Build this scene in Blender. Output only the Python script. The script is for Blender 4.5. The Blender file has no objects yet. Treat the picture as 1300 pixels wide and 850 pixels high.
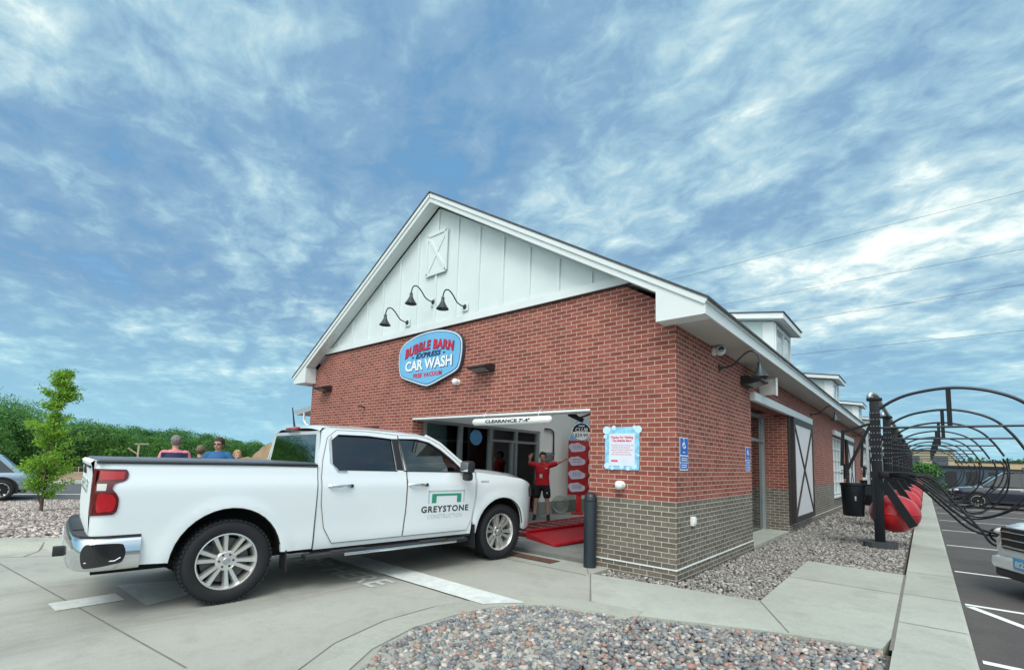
import bpy, bmesh, math, random
import numpy as np
from mathutils import Vector, Matrix
from mathutils.geometry import delaunay_2d_cdt
random.seed(7); rng = np.random.default_rng(7)
SC = bpy.context.scene
COL = SC.collection
R = math.radians

# ------------------------------------------------------------------ camera
cam_d = bpy.data.cameras.new("camera"); cam = bpy.data.objects.new("camera", cam_d); COL.objects.link(cam)
SC.camera = cam
Rv = Vector((0.7593006, 0.65002255, 0.03054969)); Uv = Vector((0.04017405, -0.09368099, 0.99479139)); Fv = Vector((-0.64949876, 0.7541184, 0.09724607))
CAM = Vector((2.5364, -6.3631, 1.52))
M = Matrix((Rv, Uv, -Fv)).transposed().to_4x4(); M.translation = CAM
cam.matrix_world = M
cam_d.sensor_width = 36; cam_d.lens = 36 * 607.33 / 1300
cam_d.shift_y = (524.36 - 425) / 1300
cam_d.clip_start = 0.05; cam_d.clip_end = 3000

# ------------------------------------------------------------------ world / light / exposure
SUN_EL, SUN_AZ = R(50), R(128)        # azimuth measured from +x counter-clockwise is 90-az in Blender terms
sun_dir = Vector((math.cos(SUN_EL) * math.cos(R(-62)), math.cos(SUN_EL) * math.sin(R(-62)), math.sin(SUN_EL)))
W = bpy.data.worlds.new("World"); SC.world = W; W.use_nodes = True
nt = W.node_tree; nt.nodes.clear()
def N(nt, t, **kw):
    n = nt.nodes.new(t)
    for k, v in kw.items():
        if k.startswith('i_'):
            key = k[2:]
            key = int(key) if key.isdigit() else key.replace('_', ' ')
            n.inputs[key].default_value = v
        else: setattr(n, k, v)
    return n
def L(nt, a, b): nt.links.new(a, b)
def ramp(nt, pts, interp='LINEAR'):
    n = nt.nodes.new('ShaderNodeValToRGB'); cr = n.color_ramp; cr.interpolation = interp
    while len(cr.elements) < len(pts): cr.elements.new(0.5)
    for e, (p, c) in zip(cr.elements, pts):
        e.position = p; e.color = c if len(c) == 4 else (*c, 1)
    return n
def math_n(nt, op, a, b=None, c=None, clamp=False):
    n = nt.nodes.new('ShaderNodeMath'); n.operation = op; n.use_clamp = clamp
    for i, v in enumerate((a, b, c)):
        if v is None: continue
        if isinstance(v, (int, float)): n.inputs[i].default_value = v
        else: L(nt, v, n.inputs[i])
    return n.outputs[0]
def mixc(nt, f, a, b, mode='MIX'):
    n = nt.nodes.new('ShaderNodeMix'); n.data_type = 'RGBA'; n.blend_type = mode
    for i, v in ((0, f), (6, a), (7, b)):
        if isinstance(v, (int, float)): n.inputs[i].default_value = v
        elif isinstance(v, tuple): n.inputs[i].default_value = v if len(v) == 4 else (*v, 1)
        else: L(nt, v, n.inputs[i])
    return n.outputs[2]
SKY_S = 0.10; SKYLOC = (12.6, 2.2, 0)
def build_world():
    tc = N(nt, 'ShaderNodeTexCoord')
    sky = N(nt, 'ShaderNodeTexSky', sky_type='NISHITA', sun_disc=False)
    sky.sun_elevation = SUN_EL; sky.sun_rotation = math.atan2(sun_dir.x, sun_dir.y)
    sky.air_density = 1.3; sky.dust_density = 1.0; sky.ozone_density = 2.0
    sep = N(nt, 'ShaderNodeSeparateXYZ'); L(nt, tc.outputs['Generated'], sep.inputs[0])
    z = math_n(nt, 'MAXIMUM', sep.outputs[2], 0.0)
    zz = math_n(nt, 'ADD', z, 0.16)
    px = math_n(nt, 'DIVIDE', sep.outputs[0], zz); py = math_n(nt, 'DIVIDE', sep.outputs[1], zz)
    cmb = N(nt, 'ShaderNodeCombineXYZ'); L(nt, px, cmb.inputs[0]); L(nt, py, cmb.inputs[1])
    mp = N(nt, 'ShaderNodeMapping'); L(nt, cmb.outputs[0], mp.inputs[0])
    mp.inputs['Rotation'].default_value = (0, 0, R(38)); mp.inputs['Scale'].default_value = (1.0, 1.25, 1); mp.inputs['Location'].default_value = SKYLOC
    def noise(sc, det, ro, di, src=mp.outputs[0]):
        n = N(nt, 'ShaderNodeTexNoise', i_Scale=sc, i_Detail=det, i_Roughness=ro, i_Distortion=di); L(nt, src, n.inputs['Vector']); return n.outputs[0]
    big = noise(.55, 3.0, .50, .1); mid = noise(1.9, 7.0, .58, .2); fine = noise(7.5, 8.0, .62, .4)
    def dirmask(v, lo, hi):
        d = N(nt, 'ShaderNodeVectorMath', operation='DOT_PRODUCT'); L(nt, tc.outputs['Generated'], d.inputs[0]); d.inputs[1].default_value = v
        mr = N(nt, 'ShaderNodeMapRange', clamp=True); L(nt, d.outputs['Value'], mr.inputs[0]); mr.inputs[1].default_value = lo; mr.inputs[2].default_value = hi
        return mr.outputs[0]
    right = dirmask(Vector((0.18, 0.86, 0.52)).normalized(), 0.70, 1.0)
    def rgb(r, g, b, k=1.0): return (r * k / SKY_S, g * k / SKY_S, b * k / SKY_S, 1)
    f = math_n(nt, 'ADD', math_n(nt, 'ADD', math_n(nt, 'MULTIPLY', big, .33), math_n(nt, 'MULTIPLY', mid, .42)), math_n(nt, 'MULTIPLY', fine, .25))
    f = math_n(nt, 'ADD', f, math_n(nt, 'MULTIPLY', math_n(nt, 'SUBTRACT', right, .30), .075))
    cl = ramp(nt, [(.36, (0, 0, 0)), (.455, (1, 1, 1))], 'EASE'); L(nt, f, cl.inputs[0])
    blue = mixc(nt, 0.60, sky.outputs[0], rgb(.12, .34, .58))
    tone = ramp(nt, [(.41, rgb(.135, .265, .43)), (.48, rgb(.20, .335, .48)), (.525, rgb(.29, .46, .56)), (.57, rgb(.46, .61, .65)), (.615, rgb(.78, .86, .81)), (.66, rgb(1.05, 1.07, .98))]); L(nt, f, tone.inputs[0])
    base = mixc(nt, math_n(nt, 'MULTIPLY', cl.outputs[0], .92), blue, tone.outputs[0])
    low = N(nt, 'ShaderNodeMapRange', clamp=True); L(nt, sep.outputs[2], low.inputs[0]); low.inputs[1].default_value = 0.26; low.inputs[2].default_value = 0.0
    base = mixc(nt, math_n(nt, 'MULTIPLY', low.outputs[0], 0.80), base, rgb(.29, .56, .68))
    # glow of the veiled sun behind the photographer
    gl = dirmask(sun_dir, 0.25, 1.0)
    glow = mixc(nt, math_n(nt, 'MULTIPLY', math_n(nt, 'POWER', gl, 1.5), 0.85), base, rgb(1.75, 1.80, 1.70))
    bg = N(nt, 'ShaderNodeBackground'); L(nt, glow, bg.inputs[0]); bg.inputs[1].default_value = SKY_S
    out = N(nt, 'ShaderNodeOutputWorld'); L(nt, bg.outputs[0], out.inputs[0])
build_world()
sd = bpy.data.lights.new("sun", 'SUN'); sun = bpy.data.objects.new("sun", sd); COL.objects.link(sun)
sd.energy = 1.5; sd.angle = R(28); sd.color = (1.0, 0.97, 0.92)
sun.rotation_euler = (-sun_dir).to_track_quat('-Z', 'Y').to_euler()
SC.view_settings.view_transform = 'Standard'; SC.view_settings.look = 'None'; SC.view_settings.gamma = 1; SC.view_settings.use_curve_mapping = False
SC.view_settings.exposure = 0.40
SC.render.engine = 'CYCLES'
SC.cycles.max_bounces = 8; SC.cycles.transparent_max_bounces = 12

# ------------------------------------------------------------------ materials
MATS = {}
def pmat(name, col, rough=.5, metal=0.0, var=.0, scale=6.0, bump=0.0, bscale=None, coat=0.0, spec=.5, dirt=None, emis=None):
    if name in MATS: return MATS[name]
    m = bpy.data.materials.new(name); m.use_nodes = True; t = m.node_tree
    b = t.nodes['Principled BSDF']
    b.inputs['Base Color'].default_value = (*col, 1); b.inputs['Roughness'].default_value = rough
    b.inputs['Metallic'].default_value = metal; b.inputs['Specular IOR Level'].default_value = spec
    b.inputs['Coat Weight'].default_value = coat; b.inputs['Coat Roughness'].default_value = 0.045
    tc = N(t, 'ShaderNodeTexCoord')
    if var or dirt:
        n = N(t, 'ShaderNodeTexNoise', i_Scale=scale, i_Detail=6.0, i_Roughness=.6); L(t, tc.outputs['Object'], n.inputs['Vector'])
        lo = tuple(max(0, c * (1 - var)) for c in col); hi = tuple(min(1, c * (1 + var)) for c in col)
        rp = ramp(t, [(.3, lo), (.7, hi)]); L(t, n.outputs[0], rp.inputs[0]); o = rp.outputs[0]
        if dirt:
            n2 = N(t, 'ShaderNodeTexNoise', i_Scale=scale * .35, i_Detail=8.0, i_Roughness=.7); L(t, tc.outputs['Object'], n2.inputs['Vector'])
            r2 = ramp(t, [(.5, (0, 0, 0)), (.75, (dirt[3],) * 3)]); L(t, n2.outputs[0], r2.inputs[0])
            o = mixc(t, r2.outputs[0], o, dirt[:3])
        L(t, o, b.inputs['Base Color'])
        rr = N(t, 'ShaderNodeMapRange'); L(t, n.outputs[0], rr.inputs[0]); rr.inputs[3].default_value = max(0, rough - .08); rr.inputs[4].default_value = min(1, rough + .08)
        L(t, rr.outputs[0], b.inputs['Roughness'])
    if bump:
        n = N(t, 'ShaderNodeTexNoise', i_Scale=bscale or scale * 8, i_Detail=5.0, i_Roughness=.6); L(t, tc.outputs['Object'], n.inputs['Vector'])
        bp = N(t, 'ShaderNodeBump', i_Strength=bump, i_Distance=.01); L(t, n.outputs[0], bp.inputs['Height']); L(t, bp.outputs[0], b.inputs['Normal'])
    if emis: b.inputs['Emission Color'].default_value = (*emis[:3], 1); b.inputs['Emission Strength'].default_value = emis[3]
    MATS[name] = m; return m

def glass_mat(name, tint, refl=.06, rough=0.02):
    m = bpy.data.materials.new(name); m.use_nodes = True; t = m.node_tree; t.nodes.clear()
    tr = N(t, 'ShaderNodeBsdfTransparent'); tr.inputs[0].default_value = (*tint, 1)
    gl = N(t, 'ShaderNodeBsdfGlossy', i_Roughness=rough); gl.inputs[0].default_value = (.92, .97, 1, 1)
    lw = N(t, 'ShaderNodeFresnel', i_IOR=1.5)
    f = math_n(t, 'ADD', math_n(t, 'MULTIPLY', lw.outputs[0], 1.3), refl, clamp=True)
    mx = N(t, 'ShaderNodeMixShader'); L(t, f, mx.inputs[0]); L(t, tr.outputs[0], mx.inputs[1]); L(t, gl.outputs[0], mx.inputs[2])
    o = N(t, 'ShaderNodeOutputMaterial'); L(t, mx.outputs[0], o.inputs[0]); return m

def brick_mat():
    m = bpy.data.materials.new("brick"); m.use_nodes = True; t = m.node_tree; b = t.nodes['Principled BSDF']
    g = N(t, 'ShaderNodeNewGeometry'); sp = N(t, 'ShaderNodeSeparateXYZ'); L(t, g.outputs['Position'], sp.inputs[0])
    sn = N(t, 'ShaderNodeSeparateXYZ'); L(t, g.outputs['True Normal'], sn.inputs[0])
    fr = math_n(t, 'GREATER_THAN', math_n(t, 'ABSOLUTE', sn.outputs[1]), .5)
    u = math_n(t, 'ADD', math_n(t, 'MULTIPLY', sp.outputs[0], fr), math_n(t, 'MULTIPLY', sp.outputs[1], math_n(t, 'SUBTRACT', 1.0, fr)))
    c = N(t, 'ShaderNodeCombineXYZ'); L(t, u, c.inputs[0]); L(t, math_n(t, 'ADD', sp.outputs[2], 0.0654 - 0.005), c.inputs[1])
    def br(c1, c2, mo):
        n = N(t, 'ShaderNodeTexBrick'); L(t, c.outputs[0], n.inputs['Vector'])
        n.offset = .5; n.inputs['Scale'].default_value = 1; n.inputs['Brick Width'].default_value = .2032; n.inputs['Row Height'].default_value = .0677
        n.inputs['Mortar Size'].default_value = .0050; n.inputs['Mortar Smooth'].default_value = .15; n.inputs['Bias'].default_value = 0
        n.inputs['Color1'].default_value = (*c1, 1); n.inputs['Color2'].default_value = (*c2, 1); n.inputs['Mortar'].default_value = (*mo, 1); return n
    red = br((.20, .052, .038), (.325, .098, .070), (.57, .43, .355)); gry = br((.112, .100, .082), (.172, .155, .126), (.52, .49, .42))
    top = math_n(t, 'GREATER_THAN', sp.outputs[2], 1.018)
    col = mixc(t, top, gry.outputs[0], red.outputs[0])
    n = N(t, 'ShaderNodeTexNoise', i_Scale=1.1, i_Detail=6.0, i_Roughness=.7); L(t, g.outputs['Position'], n.inputs['Vector'])
    n2 = N(t, 'ShaderNodeTexNoise', i_Scale=22.0, i_Detail=4.0, i_Roughness=.7); L(t, g.outputs['Position'], n2.inputs['Vector'])
    r1 = ramp(t, [(.3, (.84, .84, .86)), (.7, (1.12, 1.10, 1.08))]); L(t, n.outputs[0], r1.inputs[0])
    r2 = ramp(t, [(.25, (.78, .78, .78)), (.75, (1.18, 1.18, 1.18))]); L(t, n2.outputs[0], r2.inputs[0])
    col = mixc(t, 1.0, col, r1.outputs[0], 'MULTIPLY'); col = mixc(t, 1.0, col, r2.outputs[0], 'MULTIPLY')
    L(t, col, b.inputs['Base Color']); b.inputs['Roughness'].default_value = .88
    h = math_n(t, 'SUBTRACT', math_n(t, 'MULTIPLY', n2.outputs[0], .35), red.outputs[1])
    bp = N(t, 'ShaderNodeBump', i_Strength=.55, i_Distance=.008); L(t, h, bp.inputs['Height']); L(t, bp.outputs[0], b.inputs['Normal'])
    return m

def concrete_mat(name, base, tracks=False, stain=.35, seed=0.0):
    m = bpy.data.materials.new(name); m.use_nodes = True; t = m.node_tree; b = t.nodes['Principled BSDF']
    tc = N(t, 'ShaderNodeNewGeometry'); mp = N(t, 'ShaderNodeMapping'); L(t, tc.outputs['Position'], mp.inputs[0]); mp.inputs['Location'].default_value = (seed, seed * 2, 0)
    a = N(t, 'ShaderNodeTexNoise', i_Scale=.55, i_Detail=8.0, i_Roughness=.62, i_Distortion=.1); L(t, mp.outputs[0], a.inputs['Vector'])
    f = N(t, 'ShaderNodeTexNoise', i_Scale=60.0, i_Detail=5.0, i_Roughness=.7); L(t, mp.outputs[0], f.inputs['Vector'])
    s = N(t, 'ShaderNodeTexNoise', i_Scale=2.2, i_Detail=9.0, i_Roughness=.72, i_Distortion=.15); L(t, mp.outputs[0], s.inputs['Vector'])
    r1 = ramp(t, [(.25, tuple(c * .80 for c in base)), (.75, tuple(min(1, c * 1.16) for c in base))]); L(t, a.outputs[0], r1.inputs[0])
    r2 = ramp(t, [(.3, (.88, .88, .88)), (.7, (1.1, 1.1, 1.1))]); L(t, f.outputs[0], r2.inputs[0])
    r3 = ramp(t, [(.48, (1, 1, 1)), (.72, (1 - stain, 1 - stain * 1.02, 1 - stain * 1.08))]); L(t, s.outputs[0], r3.inputs[0])
    c = mixc(t, 1.0, r1.outputs[0], r2.outputs[0], 'MULTIPLY'); c = mixc(t, 1.0, c, r3.outputs[0], 'MULTIPLY')
    sp = N(t, 'ShaderNodeTexVoronoi', i_Scale=3.0); L(t, mp.outputs[0], sp.inputs['Vector'])
    r4 = ramp(t, [(.012, (.35, .33, .30)), (.03, (1, 1, 1))]); L(t, sp.outputs['Distance'], r4.inputs[0])
    c = mixc(t, .7, c, r4.outputs[0], 'MULTIPLY')
    if tracks:
        sx = N(t, 'ShaderNodeSeparateXYZ'); L(t, tc.outputs['Position'], sx.inputs[0]); tot = None
        xr = math_n(t, 'ADD', sx.outputs[0], math_n(t, 'MULTIPLY', sx.outputs[1], -.06))
        for x0 in (-4.35, -2.45, -3.45):
            dd = math_n(t, 'MULTIPLY', math_n(t, 'SUBTRACT', xr, x0), 3.2 if x0 != -3.45 else 2.0); q = math_n(t, 'POWER', 2.718, math_n(t, 'MULTIPLY', math_n(t, 'MULTIPLY', dd, dd), -1.0)); q = math_n(t, 'MULTIPLY', q, .28 if x0 != -3.45 else .20)
            tot = q if tot is None else math_n(t, 'ADD', tot, q)
        nn_ = N(t, 'ShaderNodeTexNoise', i_Scale=1.0, i_Detail=6.0, i_Roughness=.7); m3 = N(t, 'ShaderNodeMapping'); L(t, tc.outputs['Position'], m3.inputs[0]); m3.inputs['Scale'].default_value = (7, .9, 1); L(t, m3.outputs[0], nn_.inputs['Vector'])
        mr_ = N(t, 'ShaderNodeMapRange', clamp=True); L(t, nn_.outputs[0], mr_.inputs[0]); mr_.inputs[1].default_value = .3; mr_.inputs[2].default_value = .65
        c = mixc(t, math_n(t, 'MULTIPLY', tot, math_n(t, 'MULTIPLY', mr_.outputs[0], 1.5)), c, (.16, .155, .145))
    L(t, c, b.inputs['Base Color']); b.inputs['Roughness'].default_value = .78; b.inputs['Specular IOR Level'].default_value = .35
    w = N(t, 'ShaderNodeTexNoise', i_Scale=1.0, i_Detail=3.0); m2 = N(t, 'ShaderNodeMapping'); L(t, tc.outputs['Position'], m2.inputs[0])
    m2.inputs['Scale'].default_value = (220, 6, 1); m2.inputs['Rotation'].default_value = (0, 0, .1); L(t, m2.outputs[0], w.inputs['Vector'])
    h = math_n(t, 'ADD', math_n(t, 'MULTIPLY', w.outputs[0], .5), f.outputs[0])
    bp = N(t, 'ShaderNodeBump', i_Strength=.22, i_Distance=.004); L(t, h, bp.inputs['Height']); L(t, bp.outputs[0], b.inputs['Normal'])
    return m

def asphalt_mat(name, base):
    m = bpy.data.materials.new(name); m.use_nodes = True; t = m.node_tree; b = t.nodes['Principled BSDF']
    tc = N(t, 'ShaderNodeNewGeometry')
    a = N(t, 'ShaderNodeTexNoise', i_Scale=.7, i_Detail=8.0, i_Roughness=.65); L(t, tc.outputs['Position'], a.inputs['Vector'])
    f = N(t, 'ShaderNodeTexVoronoi', i_Scale=90.0); L(t, tc.outputs['Position'], f.inputs['Vector'])
    r1 = ramp(t, [(.3, tuple(c * .8 for c in base)), (.7, tuple(c * 1.3 for c in base))]); L(t, a.outputs[0], r1.inputs[0])
    r2 = ramp(t, [(.1, (1.5, 1.5, 1.5)), (.45, (.8, .8, .8))]); L(t, f.outputs[0], r2.inputs[0])
    L(t, mixc(t, 1.0, r1.outputs[0], r2.outputs[0], 'MULTIPLY'), b.inputs['Base Color']); b.inputs['Roughness'].default_value = .8
    bp = N(t, 'ShaderNodeBump', i_Strength=.4, i_Distance=.006); L(t, f.outputs[0], bp.inputs['Height']); L(t, bp.outputs[0], b.inputs['Normal'])
    return m

def island_mat(name, cols, rough=.7, var=.12, bump=0.2, bscale=40):
    m = bpy.data.materials.new(name); m.use_nodes = True; t = m.node_tree; b = t.nodes['Principled BSDF']
    g = N(t, 'ShaderNodeNewGeometry')
    n = len(cols); rp = ramp(t, [(i / n, c) for i, c in enumerate(cols)], 'CONSTANT'); L(t, g.outputs['Random Per Island'], rp.inputs[0])
    nz = N(t, 'ShaderNodeTexNoise', i_Scale=bscale, i_Detail=4.0, i_Roughness=.65); L(t, g.outputs['Position'], nz.inputs['Vector'])
    r2 = ramp(t, [(.3, (1 - var,) * 3), (.7, (1 + var,) * 3)]); L(t, nz.outputs[0], r2.inputs[0])
    L(t, mixc(t, 1.0, rp.outputs[0], r2.outputs[0], 'MULTIPLY'), b.inputs['Base Color']); b.inputs['Roughness'].default_value = rough
    if bump:
        bp = N(t, 'ShaderNodeBump', i_Strength=bump, i_Distance=.005); L(t, nz.outputs[0], bp.inputs['Height']); L(t, bp.outputs[0], b.inputs['Normal'])
    return m

def leaf_mat(name, cols, trans=.25, big=0):
    m = bpy.data.materials.new(name); m.use_nodes = True; t = m.node_tree; t.nodes.clear()
    g = N(t, 'ShaderNodeNewGeometry'); n = len(cols); rp = ramp(t, [(i / n, c) for i, c in enumerate(cols)], 'CONSTANT'); L(t, g.outputs['Random Per Island'], rp.inputs[0])
    if big:
        nz = N(t, 'ShaderNodeTexNoise', i_Scale=big, i_Detail=3.0); L(t, g.outputs['Position'], nz.inputs['Vector'])
        r3 = ramp(t, [(.34, (.60, .74, .72)), (.48, (1, 1, 1)), (.62, (1.35, 1.22, .85))]); L(t, nz.outputs[0], r3.inputs[0]); co_ = mixc(t, 1.0, rp.outputs[0], r3.outputs[0], 'MULTIPLY')
    else: co_ = rp.outputs[0]
    d = N(t, 'ShaderNodeBsdfPrincipled', i_Roughness=.6); d.inputs['Specular IOR Level'].default_value = .3; L(t, co_, d.inputs['Base Color'])
    tl = N(t, 'ShaderNodeBsdfTranslucent'); L(t, mixc(t, 1.0, co_, (1.25, 1.35, .6), 'MULTIPLY'), tl.inputs[0])
    mx = N(t, 'ShaderNodeMixShader'); mx.inputs[0].default_value = trans; L(t, d.outputs[0], mx.inputs[1]); L(t, tl.outputs[0], mx.inputs[2])
    o = N(t, 'ShaderNodeOutputMaterial'); L(t, mx.outputs[0], o.inputs[0]); return m

BRICK = brick_mat()
WHITE_TRIM = pmat('white_trim', (.70, .76, .76), .45, var=.03, scale=2, bump=.05, bscale=30)
SIDING = pmat('white_siding', (.66, .745, .745), .5, var=.04, scale=1.2, bump=.08, bscale=60)
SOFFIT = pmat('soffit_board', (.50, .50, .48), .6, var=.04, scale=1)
SHINGLE = pmat('shingle', (.07, .07, .075), .9, var=.3, scale=12, bump=.5, bscale=80)
DKBROWN = pmat('dark_brown_frame', (.035, .028, .026), .5, var=.1)
BLACKM = pmat('black_metal', (.018, .020, .024), .38, var=.15, scale=8)
BLACKP = pmat('black_plastic', (.016, .017, .020), .5, var=.1, scale=10)
ALU = pmat('aluminium_frame', (.46, .50, .50), .35, .6, var=.05)
INWALL = pmat('inner_wall_panel', (.84, .85, .82), .45, var=.05, scale=1.0)
GALV = pmat('galvanised_steel', (.42, .45, .47), .38, .7, var=.12, scale=14)
WHITEPL = pmat('white_plastic', (.75, .77, .76), .35, var=.03)
CONC = concrete_mat('drive_concrete', (.385, .392, .352), tracks=True, stain=.20, seed=0)
CONC2 = concrete_mat('walk_concrete', (.40, .422, .375), stain=.22, seed=5)
CONC3 = concrete_mat('kerb_concrete', (.385, .40, .35), stain=.25, seed=9)
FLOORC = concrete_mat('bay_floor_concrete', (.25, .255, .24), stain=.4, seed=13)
ASPH = asphalt_mat('asphalt', (.088, .080, .077)); ASPH2 = asphalt_mat('road_asphalt', (.095, .098, .10))
JOINT = pmat('joint', (.17, .165, .15), .9, var=.2)
PAINTW = pmat('road_paint', (.62, .66, .64), .7, var=.12, scale=9, dirt=(.38, .40, .38, .6))
PAINTL = pmat('lot_paint', (.78, .80, .77), .6, var=.08, scale=9)
GLASSD = glass_mat('dark_glass', (.10, .12, .13), .07)
GLASSP = glass_mat('privacy_glass', (.045, .06, .07), .05)
GLASSC = glass_mat('clear_glass', (.50, .60, .58), .03)

# ------------------------------------------------------------------ object helpers
def tag(o, label=None, cat=None, group=None, kind=None):
    if label: o['label'] = label
    if cat: o['category'] = cat
    if group: o['group'] = group
    if kind: o['kind'] = kind
    return o
def thing(name, label, cat, loc=(0, 0, 0), rz=0, group=None):
    o = bpy.data.objects.new(name, None); COL.objects.link(o); o.empty_display_size = .2
    o.location = loc; o.rotation_euler = (0, 0, rz); return tag(o, label, cat, group)
class MB:
    def __init__(s): s.v = []; s.f = []
    def add(s, vs, fs):
        o = len(s.v); s.v += [tuple(p) for p in vs]; s.f += [tuple(i + o for i in f) for f in fs]; return s
    def box(s, c, d, rz=0.0, rx=0.0, ry=0.0, bev=0.0):
        x, y, z = (k / 2 for k in d)
        if bev > 0:
            b = min(bev, x * .9, y * .9, z * .9); bm = bmesh.new()
            bmesh.ops.create_cube(bm, size=1); 
            for v in bm.verts: v.co = Vector((v.co.x * d[0], v.co.y * d[1], v.co.z * d[2]))
            bmesh.ops.bevel(bm, geom=list(bm.edges), offset=b, segments=2, affect='EDGES', profile=.6)
            vs = [v.co.copy() for v in bm.verts]; bm.verts.index_update(); fs = [[v.index for v in f.verts] for f in bm.faces]; bm.free()
        else:
            vs = [Vector((a * x, bb * y, cc * z)) for a in (-1, 1) for bb in (-1, 1) for cc in (-1, 1)]
            fs = [(0, 1, 3, 2), (4, 6, 7, 5), (0, 4, 5, 1), (2, 3, 7, 6), (0, 2, 6, 4), (1, 5, 7, 3)]
        Mx = Matrix.Rotation(rz, 3, 'Z') @ Matrix.Rotation(ry, 3, 'Y') @ Matrix.Rotation(rx, 3, 'X')
        return s.add([Mx @ v + Vector(c) for v in vs], fs)
    def bb(s, x0, x1, y0, y1, z0, z1, bev=0): return s.box(((x0 + x1) / 2, (y0 + y1) / 2, (z0 + z1) / 2), (abs(x1 - x0), abs(y1 - y0), abs(z1 - z0)), bev=bev)
    def bar(s, a, b, w, t=None, up=(0, 0, 1)):
        a, b = Vector(a), Vector(b); d = (b - a).normalized(); u = Vector(up)
        if abs(d.dot(u)) > .98: u = Vector((1, 0, 0))
        r = d.cross(u).normalized(); u = r.cross(d); t = t or w
        vs = [p + r * (i * w / 2) + u * (j * t / 2) for p in (a, b) for i, j in ((-1, -1), (1, -1), (1, 1), (-1, 1))]
        return s.add(vs, [(0, 3, 2, 1), (4, 5, 6, 7), (0, 1, 5, 4), (1, 2, 6, 5), (2, 3, 7, 6), (3, 0, 4, 7)])
    def tube(s, pts, r, seg=10, cap=True, sx=1.0, upv=None):
        pts = [Vector(p) for p in pts]; n = len(pts); rs = r if isinstance(r, (list, tuple)) else [r] * n
        tang = []
        for i in range(n):
            d = (pts[min(i + 1, n - 1)] - pts[max(i - 1, 0)]); tang.append(d.normalized() if d.length > 1e-9 else Vector((0, 0, 1)))
        ref = Vector(upv) if upv else (Vector((0, 0, 1)) if abs(tang[0].z) < .9 else Vector((1, 0, 0)))
        vs = []; side = tang[0].cross(ref).normalized()
        for i in range(n):
            side = (side - tang[i] * side.dot(tang[i])).normalized(); up = side.cross(tang[i])
            ri = rs[i]; ra, rb = (ri if isinstance(ri, (list, tuple)) else (ri * sx, ri))
            for k in range(seg):
                a = 2 * math.pi * k / seg; vs.append(pts[i] + side * (math.cos(a) * ra) + up * (math.sin(a) * rb))
        fs = [(i * seg + k, i * seg + (k + 1) % seg, (i + 1) * seg + (k + 1) % seg, (i + 1) * seg + k) for i in range(n - 1) for k in range(seg)]
        if cap: fs += [tuple(range(seg))[::-1], tuple((n - 1) * seg + k for k in range(seg))]
        return s.add(vs, fs)
    def lathe(s, prof, c=(0, 0, 0), axis='z', seg=24, cap=True):
        vs = []; n = len(prof)
        for r, h in prof:
            for k in range(seg):
                a = 2 * math.pi * k / seg; x, y = r * math.cos(a), r * math.sin(a)
                p = {'z': (x, y, h), 'y': (x, h, -y), 'x': (h, x, y)}[axis]; vs.append(Vector(p) + Vector(c))
        fs = [(i * seg + k, i * seg + (k + 1) % seg, (i + 1) * seg + (k + 1) % seg, (i + 1) * seg + k) for i in range(n - 1) for k in range(seg)]
        if cap: fs += [tuple(range(seg))[::-1], tuple((n - 1) * seg + k for k in range(seg))]
        return s.add(vs, fs)
    def prism(s, poly, o, xd, yd, depth):
        o, xd, yd = Vector(o), Vector(xd), Vector(yd); nn = xd.cross(yd).normalized(); n = len(poly)
        vs = [o + xd * p[0] + yd * p[1] for p in poly] + [o + xd * p[0] + yd * p[1] - nn * depth for p in poly]
        fs = [tuple(range(n)), tuple(range(2 * n - 1, n - 1, -1))] + [(i, i + n, (i + 1) % n + n, (i + 1) % n) for i in range(n)]
        return s.add(vs, fs)
    def sphere(s, c, r, seg=16, rings=10):
        rx, ry, rz = r if isinstance(r, (list, tuple)) else (r, r, r)
        vs = [Vector(c) + Vector((0, 0, rz))]
        for i in range(1, rings):
            p = math.pi * i / rings
            for k in range(seg):
                a = 2 * math.pi * k / seg; vs.append(Vector(c) + Vector((rx * math.sin(p) * math.cos(a), ry * math.sin(p) * math.sin(a), rz * math.cos(p))))
        vs.append(Vector(c) - Vector((0, 0, rz))); fs = []
        for k in range(seg): fs.append((0, 1 + k, 1 + (k + 1) % seg))
        for i in range(rings - 2):
            for k in range(seg): a = 1 + i * seg + k; b = 1 + i * seg + (k + 1) % seg; fs.append((a, a + seg, b + seg, b))
        e = len(vs) - 1; q = 1 + (rings - 2) * seg
        for k in range(seg): fs.append((e, q + (k + 1) % seg, q + k))
        return s.add(vs, fs)
    def mesh(s, name, mat, smooth=True, ang=35):
        me = bpy.data.meshes.new(name); me.from_pydata(s.v, [], s.f)
        if mat: me.materials.append(mat)
        if smooth:
            me.shade_smooth(); me.set_sharp_from_angle(angle=R(ang))
        me.update(); return me
    def build(s, name, mat, parent=None, smooth=True, fixn=False, ang=35):
        me = s.mesh(name, mat, smooth, ang)
        if fixn:
            bm = bmesh.new(); bm.from_mesh(me); bmesh.ops.recalc_face_normals(bm, faces=bm.faces); bm.to_mesh(me); bm.free()
        return link(name, me, parent)
def link(name, me, parent=None):
    o = bpy.data.objects.new(name, me); COL.objects.link(o)
    if parent is not None: o.parent = parent
    return o
CH = {}
def kids(o): return [c for c in COL.objects if c.parent == o]
def dup(o, parent=None, ch=None):
    if ch is None:
        ch = {}
        for c in COL.objects:
            if c.parent: ch.setdefault(c.parent.name, []).append(c)
    n = o.copy(); COL.objects.link(n)
    if parent is not None: n.parent = parent
    for c in ch.get(o.name, []): dup(c, n, ch)
    return n
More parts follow.
